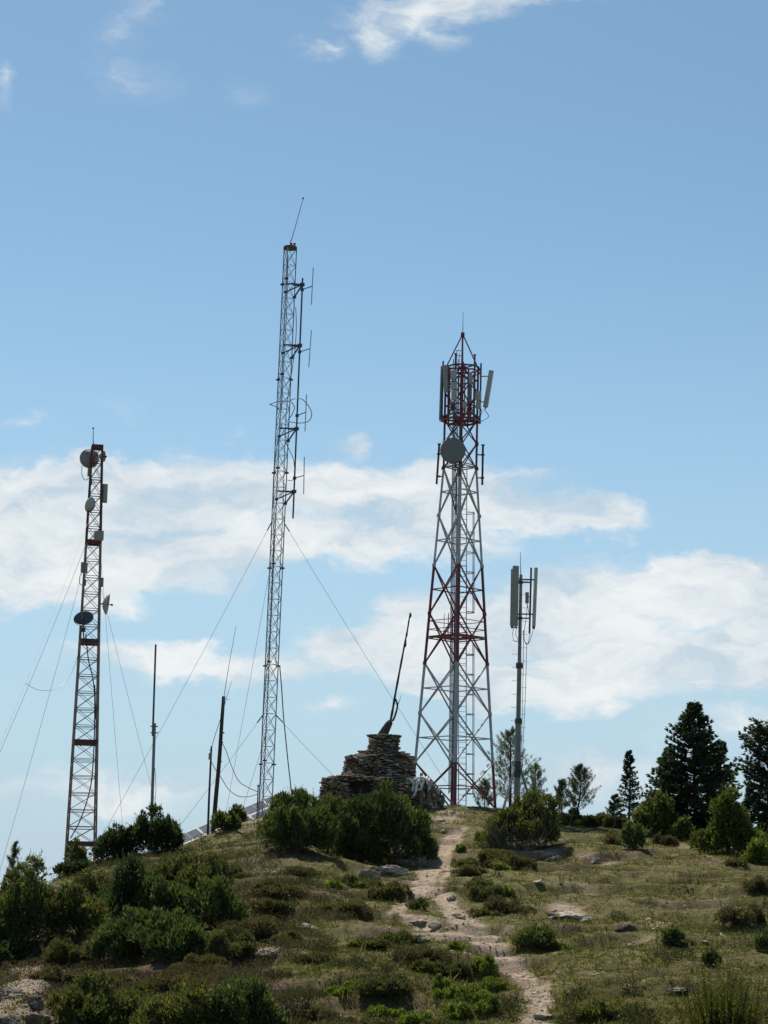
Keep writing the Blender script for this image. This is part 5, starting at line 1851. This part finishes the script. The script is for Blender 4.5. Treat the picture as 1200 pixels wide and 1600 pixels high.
ROCKS = [
    (608, 1368, 58, 26, 'pale limestone boulder below the central juniper clump', .95), (578, 1372, 34, 20, 'grey limestone boulder left of the pale one below the central clump', .8),
    (652, 1342, 36, 16, 'flat pale rock at the left edge of the upper path', 1.0), (634, 1350, 30, 12, 'flat brownish rock beside the flat pale rock at the upper path', .7),
    (652, 1470, 40, 16, 'whitish jagged rock above the lower brown cushion shrubs', 1.1), (893, 1436, 64, 16, 'wide flat exposed limestone slab on the right slope', 1.0), (868, 1430, 30, 10, 'small limestone slab at left of the wide flat one', .9), (915, 1440, 26, 10, 'small limestone slab at right of the wide flat one', .9),
    (978, 1455, 36, 14, 'dark brown rounded boulder on the right slope', .22), (843, 1342, 50, 14, 'long grey rock ledge under the wide olive shrub', .75), (868, 1345, 34, 12, 'grey rock at right end of the rock ledge', .8), (930, 1348, 20, 14, 'pale rock in the brown scar of the right slope', .9),
    (841, 1380, 17, 9, 'bright white stone right of the path cushions', 1.35), (880, 1428, 22, 9, 'white chip stone on top of the limestone slab', 1.1), (1188, 1342, 40, 18, 'grey rock outcrop at the right edge of the slope', .8),
    (718, 1432, 26, 8, 'flat white slab lying across the path', 1.25), (655, 1442, 30, 9, 'long pale stone at the path edge by the fork', 1.05), (680, 1448, 22, 8, 'pale stone in the path below the fork', 1.0), (705, 1404, 16, 9, 'pale stone on the right strand of the path', 1.1),
    (95, 1394, 18, 14, 'pale rock on the left skyline below the rusty mast', 1.0), (66, 1444, 16, 10, 'pale stone on the left slope beside the sunlit olive bush', 1.0), (22, 1528, 22, 16, 'pale rock in the lower left gully', 1.0), (50, 1570, 40, 26, 'brown boulder in the lower left gully', .5), (15, 1560, 50, 26, 'pinkish brown boulder in the lower left gully', .55), (60, 1598, 60, 26, 'dark boulder at the bottom left corner', .45), (20, 1600, 50, 20, 'brownish boulder at the bottom left corner', .55),
    (420, 1492, 40, 16, 'grey rock slab on the brown slope below the large cushion', .7), (478, 1450, 22, 10, 'grey stone left of centre slope', .9), (418, 1522, 14, 11, 'white stone on the brown slope left', 1.25), (428, 1526, 16, 7, 'flat white stone beside the white stone on the left slope', 1.15), (430, 1368, 12, 7, 'white stone left below the juniper dome', 1.3),
    (695, 1538, 12, 7, 'white stone below the brown cushions near bottom centre', 1.3), (872, 1522, 10, 6, 'white stone right of the lower path', 1.4), (1012, 1438, 16, 6, 'flat white stone on the right slope', 1.25), (1078, 1562, 12, 7, 'white stone left of the bottom right broom', 1.3), (850, 1588, 34, 9, 'long pale stone in the path at the bottom', 1.1), (985, 1478, 12, 5, 'small white stone below the dark boulder', 1.3), (590, 1596, 26, 8, 'pale flat stone on the wide brown bottom cushion', 1.1),
    (688, 1284, 16, 7, 'pale stone at the path top near the cairn', 1.1), (705, 1272, 16, 6, 'pale flat stone at the tower foot', 1.05), (692, 1300, 12, 6, 'small pale stone on the upper path', 1.1), (1092, 1322, 14, 5, 'pale stone below the biggest fir', 1.1), (958, 1300, 10, 6, 'white stone near the skyline under the slender fir', 1.25), (1058, 1550, 40, 8, 'grey flat stone on the lower right slope', .7), (640, 1545, 10, 6, 'small pale stone in the lower cushions', 1.0),
]
for i, (px, py, w, h, lab, tone) in enumerate(ROCKS):
    rock(px, py, w, h, lab, None, i, tone)


# ------------------------------------------------------------------ grass and pebbles (uncountable)
def scatter(n, seed, y_lo=1640):
    rng = np.random.default_rng(seed)
    px = rng.uniform(-60, 1260, n)
    a = (px - 600) / FPX
    ec = np.interp(a, _T[:, 0], _T[:, 1]); dc = np.interp(a, _T[:, 0], _T[:, 2])
    s = rng.random(n) * 1.02 - .02
    g = G1 * (2 * s - s * s) + (1 - G1) * s
    y = dc - g * (dc - D0)
    y = np.where(s < 0, dc + rng.random(n) * 12, y)
    x = a * y
    # follow the roll of the view so the patch covers the frame
    return x, y + rng.normal(size=n) * .3, rng


def build_grass():
    x, y, rng = scatter(230000, 5)
    path, bare, soil = masks(x, y)
    p = rng.random(len(x))
    dens = (1 - sstep(-.12, .10, path) * .97) * (1 - np.minimum(1, bare * 1.3)) * (1 - soil * .6)
    clump = sstep(-.22, .12, fbm(x / .7, y / .9, 91, 3))
    keep = p < dens * (.35 + .65 * clump)
    x, y = x[keep], y[keep]; soil = soil[keep]
    n = len(x)
    z = height(x, y)
    B = 4
    pos = np.repeat(np.stack([x, y, z - .01], -1), B, 0) + np.concatenate([rng.normal(size=(n * B, 2)) * .035, np.zeros((n * B, 1))], 1)
    d = np.stack([rng.normal(size=n * B) * .55, rng.normal(size=n * B) * .55, np.ones(n * B)], -1)
    big = sstep(-.1, .25, fbm(x / 2.6, y / 3.4, 33, 3))
    hgt = np.repeat(.040 + .07 * big * rng.random(n) + .05 * (rng.random(n) < .06) + .16 * (rng.random(n) < .012), B) * rng.uniform(.6, 1.3, n * B)
    dry = np.clip(.40 + 1.3 * fbm(x / 3.2, y / 4.2, 55, 3) + rng.normal(size=n) * .22 + soil * .4, 0, 1)
    g = np.array([.098, .116, .024]); dr = np.array([.19, .155, .062]); dk = np.array([.038, .046, .016])
    c = g * (1 - dry[:, None]) + dr * dry[:, None]
    m = rng.random(n) < .2
    c[m] = dk
    c = c * rng.uniform(.6, 1.4, (n, 1))
    v, f = kites(pos, d, hgt, np.full(n * B, .016) + hgt * .06, rng, mid=.35)
    o = link('grass', np_mesh('grass', v, f, MT['grass'], np.repeat(np.repeat(c, B, 0), 4, 0)))
    tag(o, 'short olive and straw coloured grass covering the hilltop slope', 'grass', kind='stuff')


build_grass()


def build_heath():
    x, y, rng = scatter(170000, 31)
    path, bare, soil = masks(x, y)
    f = fbm(x / 1.5, y / 1.9, 141, 4) + .35 * fbm(x / .45, y / .6, 142, 2)
    lefty = 1 - sstep(-.06, .03, x / y)
    f = f + .15 * lefty + .06 * soil
    keep = (f > .225 - .09 * lefty) & (path < -.15) & (rng.random(len(x)) < 1 - np.minimum(1, bare * 1.7))
    x, y, f = x[keep], y[keep], f[keep]
    n = len(x); B = 4
    up = np.clip((f - .13) * 1.4, .02, .20)
    z = height(x, y)
    pos = np.repeat(np.stack([x, y, z], -1), B, 0)
    pos[:, :2] += rng.normal(size=(n * B, 2)) * .05
    pos[:, 2] += np.repeat(up, B) * rng.random(n * B)
    d = np.stack([rng.normal(size=n * B) * .8, rng.normal(size=n * B) * .8, .6 + rng.random(n * B)], -1)
    pal = np.array([(.044, .038, .022), (.052, .056, .022), (.038, .044, .018), (.070, .058, .036), (.062, .072, .026)])
    big = np.floor((fbm(x / 2.2, y / 2.6, 151, 2) + .5) * 5).astype(int).clip(0, 4)
    ci = np.where(rng.random(n) < .6, big, rng.integers(0, 5, n))
    br = rng.random(n) < .7 * (1 - sstep(-.07, -.01, x / y)) * (1 - sstep(72, 80, y))
    pal = np.vstack([pal, [(.062, .044, .031), (.080, .058, .040)]])
    ci = np.where(br, rng.integers(5, 7, n), ci)
    c = 1.15 * pal[ci] * rng.uniform(.7, 1.3, (n, 1))
    v, fc = kites(pos, d, .075 * rng.uniform(.6, 1.4, n * B), .024 * rng.uniform(.7, 1.4, n * B), rng)
    o = link('ground_cover', np_mesh('ground_cover', v, fc, MT['grass'], np.repeat(np.repeat(c, B, 0), 4, 0)))
    tag(o, 'low dark heath and thyme mats creeping between the grass', 'ground cover', kind='stuff')


build_heath()


def build_pebbles():
    x, y, rng = scatter(120000, 11)
    path, bare, soil = masks(x, y)
    p = rng.random(len(x))
    keep = p < np.maximum(sstep(-.1, .12, path) * .5, np.maximum(bare * .6, .012 + soil * .04))
    x, y = x[keep], y[keep]
    path = path[keep]
    n = len(x)
    z = height(x, y) - .05 * sstep(-.10, .14, path)
    oct_ = np.array([(1, 0, 0), (0, 1, 0), (-1, 0, 0), (0, -1, 0), (0, 0, 1.0), (.6, .6, .55), (-.6, .6, .5), (0, 0, -.6)])
    r = .011 + .038 * rng.random(n) ** 6 + .012 * rng.random(n)
    ang = rng.uniform(0, 6.28, n)
    sc = np.stack([r * rng.uniform(.8, 1.7, n), r * rng.uniform(.7, 1.2, n), r * rng.uniform(.5, .8, n)], -1)
    base = np.array([(1, 0, 0), (.2, .9, .1), (-.9, .3, 0), (-.3, -.9, .05), (.15, .1, .9), (0, 0, -.7)])
    q = base[None] * sc[:, None] * rng.uniform(.8, 1.2, (n, 6, 1))
    X = q[..., 0] * np.cos(ang)[:, None] - q[..., 1] * np.sin(ang)[:, None]
    Y = q[..., 0] * np.sin(ang)[:, None] + q[..., 1] * np.cos(ang)[:, None]
    V = np.stack([X + x[:, None], Y + y[:, None], q[..., 2] + z[:, None] + r[:, None] * .25], -1).reshape(-1, 3)
    tri = np.array([(0, 1, 4), (1, 2, 4), (2, 3, 4), (3, 0, 4), (1, 0, 5), (2, 1, 5), (3, 2, 5), (0, 3, 5)])
    F = (np.arange(n)[:, None, None] * 6 + tri[None]).reshape(-1, 3)
    c = np.array([.50, .44, .37]) * rng.uniform(.6, 1.25, (n, 1))
    o = link('pebbles', np_mesh('pebbles', V, F, MT['rock'], np.repeat(c, 6, 0)))
    tag(o, 'loose pale pebbles strewn over the dirt path and bare patches', 'pebbles', kind='stuff')


build_pebbles()
